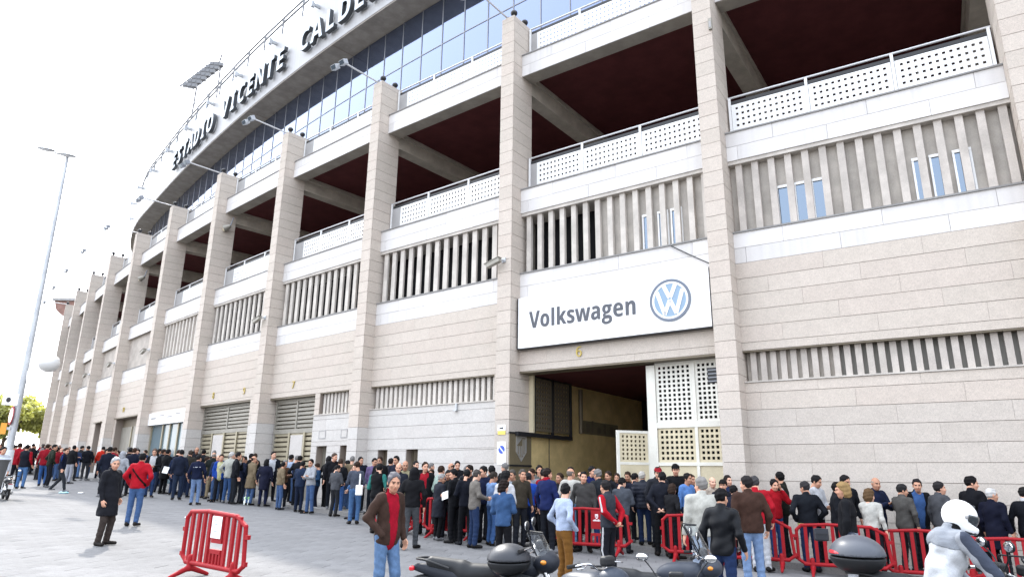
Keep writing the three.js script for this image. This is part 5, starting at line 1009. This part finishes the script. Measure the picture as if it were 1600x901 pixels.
function screenEdge(x, y, h) { const pts = []; for (let i = 0; i <= 6; i++) pts.push(screenPt(0, i / 6, x, y, h)); for (let i = 1; i <= 8; i++) pts.push(screenPt(i / 8, 1, x, y, h)); for (let i = 5; i >= 0; i--) pts.push(screenPt(1, i / 6, x, y, h)); return curveTube(pts, 0.009, 60, 6); }
const blueSilver = mat(0.03, 0.036, 0.05, 0.45, { specularIntensity: 0.6 }), slate = mat(0.028, 0.036, 0.052, 0.45, { specularIntensity: 0.5 }), darkBlue = mat(0.015, 0.018, 0.026, 0.5, { specularIntensity: 0.55 }), greyCase = mat(0.06, 0.066, 0.08, 0.38, { specularIntensity: 0.8 }), greyBlack = mat(0.028, 0.03, 0.036, 0.42, { specularIntensity: 0.7 });
motorcycle('motorcycle', 'dark motorcycle with upswept black tail, right of the brown leather jacket', at(-0.14, -7.75), -0.12, { body: darkBlue, seat: 0.82, screen: 0.22, scale: 0.95 });
motorcycle('motorcycle', 'slate-blue motorcycle with a rounded grey top case in front of the denim jacket', at(0.56, -7.05), -0.7, { mirrors: false, body: slate, topCase: greyBlack, seat: 0.76, caseScale: 0.95, scale: 0.93 });
motorcycle('motorcycle', 'dark small motorcycle with a shining oval mirror, right of the striped track trousers', at(1.58, -6.8), 1.4, { body: darkBlue, seat: 0.76, scale: 0.80 });
motorcycle('motorcycle', 'dark motorcycle with a clear black-edged windscreen below the cream jacket', at(1.75, -8.25), -0.15, { body: blueSilver, seat: 0.78, screen: 0.42, scale: 0.9 });
motorcycle('motorcycle', 'motorcycle with a large grey top case and red reflector below the blond person', at(4.15, -6.95), -0.1, { body: greyBlack, topCase: greyCase, seat: 0.93 });
motorcycle('motorcycle', 'dark motorcycle ridden by the person in the white helmet at the right edge', at(4.28, -6.75), -0.02, { body: greyBlack, seat: 0.8, screen: 0.22 });
motorcycle('motorcycle', 'small dark motorcycle parked half behind the rubbish bin', at(-17.1, -24.2), 2.3, { body: greyBlack, seat: 0.7, scale: 0.72 });
{ // the rider
  const r = person(3.95, -6.75, groundY(3.95, -6.75) - 0.0, 1.80, 92, 'none 1c1a1a eceff3 j 2b2d33 ride', 'motorcyclist in white full-face helmet and silver-grey jacket sitting on a bike at the right edge', { seat: 0.89, nod: 0.3, yaw: -0.15, sleeve: 'b4b8bf', rough: 0.5, skin: 0, collar: '17181b', panel: '4d5464', shoulder: 'a3a8b0' });
  crashHelmet(r.P, r.headM.clone().multiply(new THREE.Matrix4().makeScale(0.86, 0.88, 0.86)), mat(0.82, 0.83, 0.84, 0.15), mat(0.03, 0.035, 0.04, 0.08));
  const h = thing('crash_helmet', 'dark crash helmet hanging from the hand of the blond person', 'helmet'); h.position.set(5.75, groundY(5.9, -12.3) + 0.85, -12.1); h.rotation.y = 0.8;
  crashHelmet(h, new THREE.Matrix4(), mat(0.03, 0.035, 0.05, 0.2), mat(0.2, 0.24, 0.3, 0.08));
}
// ---------------------------------------------------------------- the sign over the gate
{
  const s = thing('advertising_sign', 'large white board with grey lettering and a round blue car emblem over the gateway', 'sign'); place(s, worldFrame(bayFrame(2)));
  const x0 = S(0.052), x1 = S(0.944), y0 = Y(0.560), y1 = Y(0.793), z = 0.21;
  obj('board', box(x0, x1, y0, y1, 0.12, z), M.signWhite, s);
  obj('shadow_gap_frame', [box(x0 - 0.02, x1 + 0.06, y0 - 0.03, y0 - 0.003, 0.02, z + 0.01), box(x1 + 0.003, x1 + 0.06, y0 - 0.003, y1, 0.02, z - 0.02), box(x0 - 0.05, x0 - 0.003, y0 - 0.003, y1, 0.02, z - 0.02)], M.black, s);  // black strips paint the shadow in the gap beside and below the board
  for (let i = 0; i < 4; i++) obj('bracket', box(x0 + 0.5 + i * 1.7, x0 + 0.56 + i * 1.7, y0 + 0.1, y1 - 0.1, 0.003, 0.12), M.black, s);
  const t = textGeo('Volkswagen', 0.62, 0.02), bw = t.boundingBox.max.x - t.boundingBox.min.x, W = S(0.634 - 0.113); t.scale(W / bw, 0.86, 1);
  const to = obj('lettering', t, M.letterGrey, s); to.position.set(S(0.113), Y(0.646), z + 0.002);
  const e = part('emblem', s); e.position.set(S(0.784), Y(0.683), z + 0.002);
  const R = 0.6, ring = (a, b) => { const q = new THREE.Shape(); q.absarc(0, 0, a, 0, Math.PI * 2); if (b) { const hl = new THREE.Path(); hl.absarc(0, 0, b, 0, Math.PI * 2, true); q.holes.push(hl); } return q; };
  obj('outer_ring', extrude(ring(R, R * 0.88), 0.03), mat(0.12, 0.145, 0.19, 0.4), e); obj('white_ring', extrude(ring(R * 0.88, R * 0.78), 0.02), M.signWhite, e);
  obj('blue_disc', extrude(ring(R * 0.779), 0.012), mat(0.22, 0.32, 0.43, 0.4), e);
  const k = R * 0.8, bar = (a, b, w) => { const d = new THREE.Vector2(b[0] - a[0], b[1] - a[1]).normalize().multiplyScalar(w / 2), n = [-d.y, d.x]; return extrude(poly([[a[0] * k + n[0], a[1] * k + n[1]], [a[0] * k - n[0], a[1] * k - n[1]], [b[0] * k - n[0], b[1] * k - n[1]], [b[0] * k + n[0], b[1] * k + n[1]]]), 0.012, 0.012); };
  obj('letter_strokes', [bar([-0.36, 0.9], [-0.02, 0.14], 0.11), bar([0.36, 0.9], [0.02, 0.14], 0.11)], M.signWhite, e);
  obj('letter_strokes', [bar([-0.78, 0.55], [-0.34, -0.82], 0.11), bar([-0.36, -0.82], [0.0, 0.02], 0.108), bar([0.36, -0.82], [0.0, 0.02], 0.107), bar([0.78, 0.55], [0.34, -0.82], 0.109)], M.signWhite, e).position.z = 0.002;
}
// crest plate and small signs on the gate's left pillar
{
  const f = worldFrame(pillarFrame(3)), c = thing('crest_plate', 'brown metal plate with a silver shield crest on the pillar side by the gateway', 'sign');
  place(c, f.clone().multiply(new THREE.Matrix4().makeTranslation(0.29, 0, 0)).multiply(new THREE.Matrix4().makeRotationY(Math.PI / 2)));
  const y0 = Y(0.055), y1 = Y(0.185), x0 = -0.5, x1 = 0.64;
  obj('plate', box(x0, x1, y0, y1, 0, 0.02), M.bronzePlate, c); obj('lower_plate', box(x0, x1, Y(-0.2), y0 - 0.05, 0, 0.018), M.bronzePlate, c); obj('edge_bar', [box(x0 - 0.03, x1 + 0.9, y1, y1 + 0.05, 0, 0.05), box(x0 - 0.02, x1, y0 - 0.05, y0, 0, 0.045)], M.black, c);
  const e = part('crest', c); e.position.set(0.09, (y0 + y1) / 2 + 0.04, 0.022);
  const sh = (k) => { const s = new THREE.Shape(); s.moveTo(-0.27 * k, 0.36 * k); s.lineTo(0.27 * k, 0.36 * k); s.lineTo(0.27 * k, -0.12 * k); s.lineTo(0, -0.4 * k); s.lineTo(-0.27 * k, -0.12 * k); s.closePath(); return s; };
  const outer = sh(1), hole = new THREE.Path(sh(0.86).getPoints()); outer.holes.push(hole);
  const silver = mat(0.46, 0.45, 0.43, 0.35, { metalness: 0.5 }); obj('crest_rim', extrude(outer, 0.02), silver, e);
  const st = []; for (let i = 0; i < 5; i++) { const x = -0.19 + i * 0.095, b = -0.32 + Math.abs(x) * 0.95; st.push(box(x - 0.022, x + 0.022, b, 0.06 + (i < 3 ? 0 : 0.22), 0.0, 0.014)); } obj('crest_stripes', st, silver, e);
  obj('crest_quarter', extrude(poly([[-0.22, 0.08], [-0.22, 0.3], [0.05, 0.3]]), 0.012), silver, e);
  const y = thing('warning_notice', 'small white and yellow notice high on the pillar left of the gateway', 'sign'); place(y, f.clone().multiply(new THREE.Matrix4().makeTranslation(0.02, 0, 0.5)));
  obj('sheet', box(-0.16, 0.13, Y(0.197), Y(0.222), 0, 0.012), M.signWhite, y); obj('yellow_strip', box(-0.16, 0.13, Y(0.18), Y(0.197), 0, 0.012), mat(0.72, 0.55, 0.12, 0.5), y); obj('arrow', extrude(poly([[-0.07, 0.02], [0.02, 0.02], [0.02, 0.05], [0.08, 0], [0.02, -0.05], [0.02, -0.02], [-0.07, -0.02]]), 0.004), M.black, y).position.set(-0.02, Y(0.208), 0.012);
  const n = thing('parking_notice', 'white notice with a round blue no-parking symbol on the pillar left of the gateway', 'sign'); place(n, f.clone().multiply(new THREE.Matrix4().makeTranslation(0.02, 0, 0.5)));
  obj('sheet', box(-0.17, 0.15, Y(0.055), Y(0.15), 0, 0.012), M.signWhite, n);
  const d = new THREE.Shape(); d.absarc(0, 0, 0.12, 0, Math.PI * 2); obj('symbol', extrude(d, 0.004), mat(0.04, 0.09, 0.45, 0.5), n).position.set(0.0, Y(0.117), 0.012); obj('symbol_bar', extrude(poly([[-0.1, 0.07], [-0.07, 0.1], [0.1, -0.07], [0.07, -0.1]]), 0.003), mat(0.65, 0.66, 0.72, 0.5), n).position.set(0.0, Y(0.117), 0.016);
}
// ---------------------------------------------------------------- lamps, arms and cameras on the pillars
const ORD = ['', '', 'second pillar from the right', 'pillar left of the gateway', 'second pillar left of the gateway', 'third pillar left of the gateway', 'fourth pillar left of the gateway', 'fifth pillar left of the gateway', 'sixth pillar left of the gateway', 'seventh pillar left of the gateway', 'eighth pillar left of the gateway', 'ninth pillar left of the gateway', 'tenth pillar left of the gateway'];
for (let k = 3; k <= 12; k++) {
  const f = worldFrame(pillarFrame(k)), y = Y(2.29) + 0.03;
  const a = thing('pillar_floodlight', `white lamp arm reaching out from the top of the ${ORD[k]}`, 'floodlight', 'lamp arms on the pillar tops'); place(a, f.clone().multiply(new THREE.Matrix4().makeTranslation(-0.12, y, 0.3)));
  obj('arm', tube([0, 0.1, 0], [0, 0.12, 1.9], 0.035), M.railSteel, a); obj('bracket', [box(-0.06, 0.06, 0, 0.14, -0.1, 0.1)], M.mullion, a);
  obj('crossbar', tube([-0.5, 0.12, 1.92], [0.2, 0.12, 1.92], 0.035), M.railSteel, a);
  for (const x of [-0.42, 0.12]) { const h = part('lamp_head', a); h.position.set(x, 0.02, 2.0); h.rotation.x = 0.5; obj('housing', box(-0.15, 0.15, -0.1, 0.1, -0.12, 0.1), k < 6 ? M.galv : M.mullion, h); obj('lens', box(-0.13, 0.13, -0.08, 0.08, 0.1, 0.11), M.window, h); }
  for (const [dx, dz, w] of [[0.16, 0.36, 'front'], [0.16, -0.3, 'back']]) {
    const d = thing('dome_lamp', `black lamp at the top ${w} of the ${ORD[k]}`, 'lamp', 'black lamps on the pillar tops'); place(d, f.clone().multiply(new THREE.Matrix4().makeTranslation(dx, y, dz)));
    obj('base', box(-0.05, 0.05, 0, 0.12, -0.05, 0.05), M.black, d); obj('head', ball([0, 0.2, 0], 0.13, 0.11, 0.13), M.black, d);
  }
}
for (const [k, lvl] of [[3, 0.965], [5, 0.965], [7, 0.99], [8, 0.985], [9, 0.98], [10, 0.98]]) {
  const c = thing('security_camera', `beige security camera on the front of the ${ORD[k]}`, 'camera', 'cameras on the pillars'); place(c, worldFrame(pillarFrame(k)).multiply(new THREE.Matrix4().makeTranslation(-0.1, Y(lvl), 0.494)));
  obj('bracket', [tube([0.1, 0.08, 0], [0, 0.06, 0.25], 0.03), box(0.02, 0.16, 0, 0.16, 0.002, 0.03)], M.galv, c);
  const b = obj('housing', [box(-0.42, 0.12, -0.07, 0.07, 0.18, 0.34), box(-0.48, 0.14, 0.072, 0.09, 0.16, 0.36)], M.doorMetal, c); b.rotation.z = 0.25; const l = obj('lens', box(-0.435, -0.42, -0.05, 0.05, 0.2, 0.32), M.black, c); l.rotation.z = 0.25;
}
for (const [k, s, lvl] of [[5, 0.09, 1.86], [7, 0.13, 1.84]]) { const d = thing('gallery_spotlight', `small cream spotlight under the upper slab beside the ${ORD[k + 1] || ORD[k]}`, 'lamp'); place(d, worldFrame(bayFrame(k - 0 > 12 ? 12 : k - 1 < 0 ? 0 : k)).multiply(new THREE.Matrix4().makeTranslation(S(s), Y(lvl), -0.2))); obj('housing', cone([0, 0, 0], [-0.25, -0.15, 0.2], 0.1, 0.2), M.doorMetal, d); obj('bracket', tube([0, 0, 0], [0.02, 0.5, -0.1], 0.03), M.mullion, d); obj('lens', ball([-0.25, -0.15, 0.2], 0.16, 0.16, 0.08), mat(0.75, 0.68, 0.5, 0.3), d); }
{ const c = thing('loose_cable', 'thin dark cable hanging slantwise above the right end of the big white board', 'cable'); place(c, worldFrame(bayFrame(2))); obj('wire', curveTube([[S(0.79), Y(0.915), 0.04], [S(0.87), Y(0.86), 0.05], [S(0.955), Y(0.805), 0.08]], 0.016, 20, 6), M.black, c);
  const l = thing('wall_lamp', 'tiny grey lamp under the dark slot in the wall left of the gateway', 'lamp'); place(l, worldFrame(bayFrame(3)).multiply(new THREE.Matrix4().makeTranslation(S(0.67), Y(0.31), 0.01))); obj('stem', box(-0.03, 0.03, 0, 0.2, 0, 0.06), M.galv, l); obj('head', box(-0.08, 0.05, -0.05, 0, 0, 0.1), M.galv, l);
  const v = thing('pillar_lamp', 'small grey lamp box high on the pillar right of the gateway', 'lamp'); place(v, worldFrame(pillarFrame(2)).multiply(new THREE.Matrix4().makeTranslation(0.24, Y(1.79), 0.497))); obj('housing', box(-0.04, 0.06, 0, 0.36, 0, 0.07), M.doorMetal, v); obj('lens', box(-0.02, 0.04, 0.05, 0.25, 0.07, 0.08), M.greyPanel, v); }
// ---------------------------------------------------------------- pavement along the wall
{
  const pos = [], q = (v, y) => [v.x, y, v.y];
  for (let i = 0; i < 60; i++) { const a = -0.5 + i * 0.23, b = a + 0.23, A = offPoint(Math.max(a, 0), 1.75), B = offPoint(Math.max(b, 0), 1.75), C = offPoint(Math.max(a, 0), -0.3), D = offPoint(Math.max(b, 0), -0.3), y = (v) => groundY(v.x, v.y) + 0.13; const A0 = q(A, y(A) - 0.25), B0 = q(B, y(B) - 0.25); pos.push(...q(B, y(B)), ...q(A, y(A)), ...q(C, y(C)), ...q(B, y(B)), ...q(C, y(C)), ...q(D, y(D)), ...B0, ...A0, ...q(A, y(A)), ...B0, ...q(A, y(A)), ...q(B, y(B))); }
  const g = new THREE.BufferGeometry(); g.setAttribute('position', new THREE.Float32BufferAttribute(pos, 3)); g.computeVertexNormals(); structure('pavement', metricUV(g), M.kerb);
}
// paving slabs of the plaza: each with its own edges
{
  const L = 0.62, Wd = 0.42, geo = metricUV(new THREE.BoxGeometry(L - 0.009, 0.06, Wd - 0.009)), list = [], c = new THREE.Color(), ang = 0.18, q = new THREE.Quaternion(), e = new THREE.Euler(), v = new THREE.Vector3(), m = new THREE.Matrix4(), one = new THREE.Vector3(1, 1, 1);
  for (let j = 0; j < 80; j++) for (let i = -60; i < 40; i++) {
    const u = (i + (j % 2) * 0.5) * L, w = 6 + j * Wd, x = u * Math.cos(ang) - w * 0.18 + 0, z = -w + u * Math.sin(ang) * 0.9; if (z > -5.2 || x < -34 || x > 12 || Math.abs(x) > -z * 0.86 + 2) continue; list.push([x, z, j, i]);
  }
  const I = new THREE.InstancedMesh(geo, mat(0.215, 0.213, 0.212, 0.9, { map: pavingTex, bumpMap: pavingBump, bumpScale: 0.004 }), list.length);
  list.forEach(([x, z, j, i], n) => { e.set(0.018 + (hash(i, j) - 0.5) * 0.003, -ang, -0.03 + (hash(j, i) - 0.5) * 0.003); q.setFromEuler(e); v.set(x, groundY(x, z) - 0.03 + (hash(i, j, 3) - 0.5) * 0.002, z); I.setMatrixAt(n, m.compose(v, q, one)); const k = (0.92 + 0.14 * hash(i, j, 7)) * (0.9 + 0.22 * fbm(x * 0.02 + 3, z * 0.02 + 3, 16, 3)); c.setRGB(k, k, k * 1.01); I.setColorAt(n, c); });
  I.name = 'paving_slabs'; shade(I); I.userData = { kind: 'stuff', label: 'grey stone paving slabs of the plaza' }; scene.add(I);
}
// ---------------------------------------------------------------- left side: lamp post with signs, bin, trees, litter
{
  const bx = -19.3, bz = -27, g = groundY(bx, bz), t = thing('street_lamp', 'tall tapered grey street lamp with a flat twin head at the left', 'street lamp'); t.position.set(bx, g, bz);
  const H = 13.22 + CAMH - g;
  obj('pole', [cone([0, 0, 0], [0, 5, 0], 0.15, 0.115, 16), cone([0, 5, 0], [-0.05, H, 0], 0.115, 0.06, 14)], M.galv, t); obj('base_sleeve', cone([0, 0, 0], [0, 1.6, 0], 0.2, 0.19, 16), mat(0.6, 0.62, 0.64, 0.5), t);
  for (const [dx, dz, dy] of [[-1.05, 0.25, 0.16], [0.05, 0.1, -0.02]]) { const a = part('lamp_arm', t); obj('arm', tube([-0.05, H - 0.02, 0], [-0.05 + dx * 0.5, H + dy * 0.5, dz * 0.4], 0.04), M.galv, a); const h = part('lamp_head', t); h.position.set(-0.05 + dx * 0.75, H + dy, dz); h.rotation.z = -0.16; obj('housing', ball([0, 0, 0], 0.42, 0.06, 0.16, 18), M.galv, h); obj('lens', ball([-0.04, -0.04, 0], 0.3, 0.04, 0.12, 14), M.signWhite, h); }
  const gl = thing('globe_lamp', 'white globe lamp on a curled bracket beside the tall street lamp', 'street lamp'); gl.position.set(bx, g, bz);
  const y0 = 3.6 + CAMH - g; obj('curled_bracket', curveTube([[0.1, y0 + 0.25, 0], [0.2, y0 - 0.2, 0], [0.6, y0 - 0.35, 0], [0.95, y0 - 0.1, 0], [0.98, y0 + 0.2, 0]], 0.035, 30, 8), M.signWhite, gl); obj('globe', ball([0.9, y0 + 0.55, 0], 0.37, 0.34, 0.37, 24), mat(0.62, 0.61, 0.59, 0.3), gl); obj('globe_cap', ball([0.9, y0 + 0.72, 0], 0.33, 0.18, 0.33, 24), M.signWhite, gl);
  const sg = (name, label, y, fn) => { const s = thing(name, label, 'sign'); s.position.set(bx, g, bz + 0.2); s.rotation.y = 0.35; fn(s, y + CAMH - g); };
  sg('square_sign', 'white square sign with a dark spot on the tall street lamp', 2.7, (s, y) => { obj('sheet', box(-0.42, 0.1, y - 0.22, y + 0.22, 0, 0.02), M.signWhite, s); obj('dark_spot', ball([-0.22, y - 0.02, 0.02], 0.08, 0.1, 0.008), M.black, s); });
  sg('round_sign', 'white round sign with red rim, turned sideways, on the tall street lamp', 2.1, (s, y) => { const d = new THREE.Shape(); d.absarc(0, 0, 0.36, 0, Math.PI * 2); const o = new THREE.Shape(); o.absarc(0, 0, 0.28, 0, Math.PI * 2); obj('rim', extrude(d, 0.02), M.red, s).position.set(-0.12, y, 0); obj('face', extrude(o, 0.006), M.signWhite, s).position.set(-0.12, y, 0.02); s.rotation.y = -0.75; });
  sg('orange_sign', 'small orange sign under the round sign on the tall street lamp', 1.6, (s, y) => { obj('sheet', box(-0.3, -0.1, y - 0.22, y + 0.2, 0, 0.02), mat(0.72, 0.30, 0.03, 0.5), s); obj('clamp', box(-0.1, 0.02, y - 0.05, y + 0.05, -0.04, 0), M.galv, s); });
  const b = thing('rubbish_bin', 'dark grey rubbish bin on a post at the left edge', 'bin'); b.position.set(...at(-16.75, -22.9)); b.scale.setScalar(1.02);
  const wall = new THREE.LatheGeometry([[0.26, 0.42], [0.31, 0.5], [0.38, 1.22], [0.41, 1.24], [0.41, 1.32], [0.37, 1.32], [0.36, 1.25], [0.29, 0.52], [0.0, 0.5]].map((q) => new THREE.Vector2(...q)), 24);
  obj('bin_body', wall, mat(0.085, 0.088, 0.09, 0.5), b); obj('rim', new THREE.TorusGeometry(0.4, 0.03, 8, 30).rotateX(Math.PI / 2).translate(0, 1.31, 0), M.galv, b); obj('bag_edge', new THREE.CylinderGeometry(0.42, 0.44, 0.07, 24, 1, true).translate(0, 1.33, 0), mat(0.55, 0.6, 0.68, 0.4), b); obj('post', [tube([-0.2, 0, 0], [-0.2, 0.5, 0], 0.04), tube([0.2, 0, 0], [0.2, 0.5, 0], 0.04)], M.galv, b);
  const lit = (x, z, label, m, r) => { const o = obj('litter', new Field([-0.3, -0.02, -0.3], [0.3, 0.15, 0.3], 0.02).ell([0, 0.02, 0], [r, 0.035, r * 0.7], 0.01).all((f, a, c, e) => f + 0.02 * Math.sin(40 * a + 20 * e) * Math.sin(33 * e + 11 * a)).cut((a, c) => -c).mesh(), m); tag(o, label, 'litter'); o.position.set(...at(x, z)); };
  lit(-17.9, -28.6, 'crumpled pale blue plastic on the paving right of the walking navy jacket', mat(0.3, 0.6, 0.68, 0.4), 0.2); lit(-17.4, -28.9, 'crumpled white paper beside the pale blue plastic', M.signWhite, 0.1); lit(-1.55, -13.2, 'scrap of white paper on the paving behind the first motorcycle', M.signWhite, 0.05); lit(-9.2, -20.5, 'white scrap of paper on the paving before the striped navy jacket', M.signWhite, 0.06);
}
// trees
{
  const leaf = (() => { const g = new THREE.BufferGeometry(), p = []; for (let i = 0; i < 5; i++) { const a = i * 2.4, r = 0.28, c = [Math.cos(a) * 0.2, (i - 2) * 0.12, Math.sin(a) * 0.2], d = [Math.cos(a), 0.4, Math.sin(a)], s = [-Math.sin(a), 0.3 * (i % 2), Math.cos(a)]; const q = (u, v) => [c[0] + d[0] * u * r + s[0] * v * r * 0.6, c[1] + d[1] * u * r + s[1] * v * r, c[2] + d[2] * u * r + s[2] * v * r * 0.6]; p.push(...q(-1, 0), ...q(0, 0.8), ...q(1, 0), ...q(-1, 0), ...q(1, 0), ...q(0, -0.8)); } g.setAttribute('position', new THREE.Float32BufferAttribute(p, 3)); g.computeVertexNormals(); return metricUV(g); })();
  const bark = mat(0.12, 0.09, 0.07, 0.95);
  const tree = (x, z, h, r, c, label) => {
    const t = thing('plane_tree', label, 'tree'); t.position.set(...at(x, z)); const limbs = [cone([0, 0, 0], [0.1, h * 0.42, 0], 0.26, 0.17, 10)], tips = [];
    for (let i = 0; i < 7; i++) { const a = i * 0.9 + rr(0, 0.5), q = [Math.cos(a) * r * rr(0.4, 0.7), h * rr(0.55, 0.9), Math.sin(a) * r * rr(0.4, 0.7)]; limbs.push(cone([0.1, h * rr(0.3, 0.42), 0], q, 0.12, 0.04, 7)); tips.push(q); }
    obj('trunk', limbs, bark, t);
    const clumps = []; for (const q of tips) for (let i = 0; i < 5; i++) clumps.push([q[0] + rr(-1, 1) * r * 0.5, q[1] + rr(-0.8, 0.8) * r * 0.4, q[2] + rr(-1, 1) * r * 0.5, rr(0.5, 1.1) * r * 0.32]);
    const N = 2600, I = new THREE.InstancedMesh(leaf, new THREE.MeshPhysicalMaterial({ color: new THREE.Color().setRGB(...c), roughness: 0.8, transmission: 0.6, thickness: 0, side: THREE.DoubleSide }), N), m = new THREE.Matrix4(), q = new THREE.Quaternion(), e = new THREE.Euler(), k = new THREE.Color();
    for (let i = 0; i < N; i++) { const b = clumps[Math.floor(rnd() * clumps.length)], u = rr(-1, 1), a = rr(0, 6.28), rad = b[3] * Math.cbrt(rr(0.2, 1)), s = Math.sqrt(1 - u * u); e.set(rr(0, 6), rr(0, 6), rr(0, 6)); q.setFromEuler(e); const sc = rr(0.6, 1.3); I.setMatrixAt(i, m.compose(new THREE.Vector3(b[0] + rad * s * Math.cos(a), b[1] + rad * u * 0.8, b[2] + rad * s * Math.sin(a)), q, new THREE.Vector3(sc, sc, sc))); const v = rr(0.6, 1.3); I.setColorAt(i, k.setRGB(v, v, v * rr(0.7, 1))); }
    I.name = 'crown'; I.userData = { kind: 'stuff' }; shade(I); t.add(I);
  };
  tree(-61, -84, 8.2, 4.2, [0.50, 0.50, 0.14], 'yellow-green tree just left of the far end of the stadium'); tree(-66.5, -86, 8.0, 4.0, [0.47, 0.48, 0.13], 'yellow-green tree behind the tall street lamp'); tree(-74, -90, 8.4, 4.4, [0.3, 0.33, 0.1], 'pale green tree at the left edge of the picture'); tree(-58, -90, 6.0, 3.2, [0.47, 0.48, 0.13], 'low green tree tucked behind the far pillars');
}
// the lighting bank above the roof and the far stand's roof tip
{
  const t = thing('floodlight_bank', 'grey lattice bank of stadium floodlights standing above the white roof edge', 'floodlight'), g = new THREE.Vector3(-31.5, 37 + CAMH, -60); t.position.copy(g);
  const dx = 1.55, dy = 3.85, A = [[0, 0], [1.05, -0.2]];
  for (let i = 0; i < 7; i++) for (let j = 0; j < 3; j++) { const x = -1.1 + i * 0.24 + j * 0.5, y = 0.1 + i * 0.6 - j * 0.12, h = part('lamp_head', t); h.position.set(x, y, 0.3 - i * 0.3 + j * 0.1); obj('housing', box(-0.22, 0.22, -0.2, 0.2, -0.25, 0.1), M.floodGrey, h); obj('lens', box(-0.19, 0.19, -0.17, 0.17, 0.1, 0.12), M.roofRail, h); }
  obj('platform', [tube([-1.5, -0.2, 0.5], [0.1, 3.9, -1.7], 0.07), tube([-0.1, -0.5, 0.5], [1.4, 3.5, -1.7], 0.07), tube([-1.5, -0.2, 0.5], [-0.1, -0.5, 0.5], 0.07), tube([0.1, 3.9, -1.7], [1.4, 3.5, -1.7], 0.07)], M.floodGrey, t);
  obj('mast', [tube([-0.25, -9, 0], [-0.1, 0, 0], 0.09), tube([1.35, -9, -1.5], [1.25, 3.2, -1.5], 0.09), tube([-0.2, -2, 0], [1.3, 1, -1.5], 0.05), tube([1.0, 3.5, -1.5], [1.2, 4.7, -1.5], 0.09)], M.floodGrey, t);
  const w = thing('far_stand_roof', 'dusty pink curved underside of the next stand\u2019s roof, beyond the last pillars', 'roof'); w.position.set(-58.8, 21.2 + CAMH, -85);
  const s = new THREE.Shape(); s.moveTo(0, 0); s.lineTo(6, 0.1); s.lineTo(5.2, -2.2); s.lineTo(3.3, -3.0); s.quadraticCurveTo(0.9, -1.9, 0.3, -1.0); s.closePath();
  obj('underside', extrude(s, 6, -6), mat(0.40, 0.24, 0.20, 0.9, { map: concreteTex }), w); obj('roof_slab', box(-0.15, 8, 0, 0.32, -8, 0.25), M.greyPanel, w); obj('parapet', box(3.2, 6.5, 0.33, 0.75, -2, 0), M.concrete, w);
}
renderer.render(scene, camera);
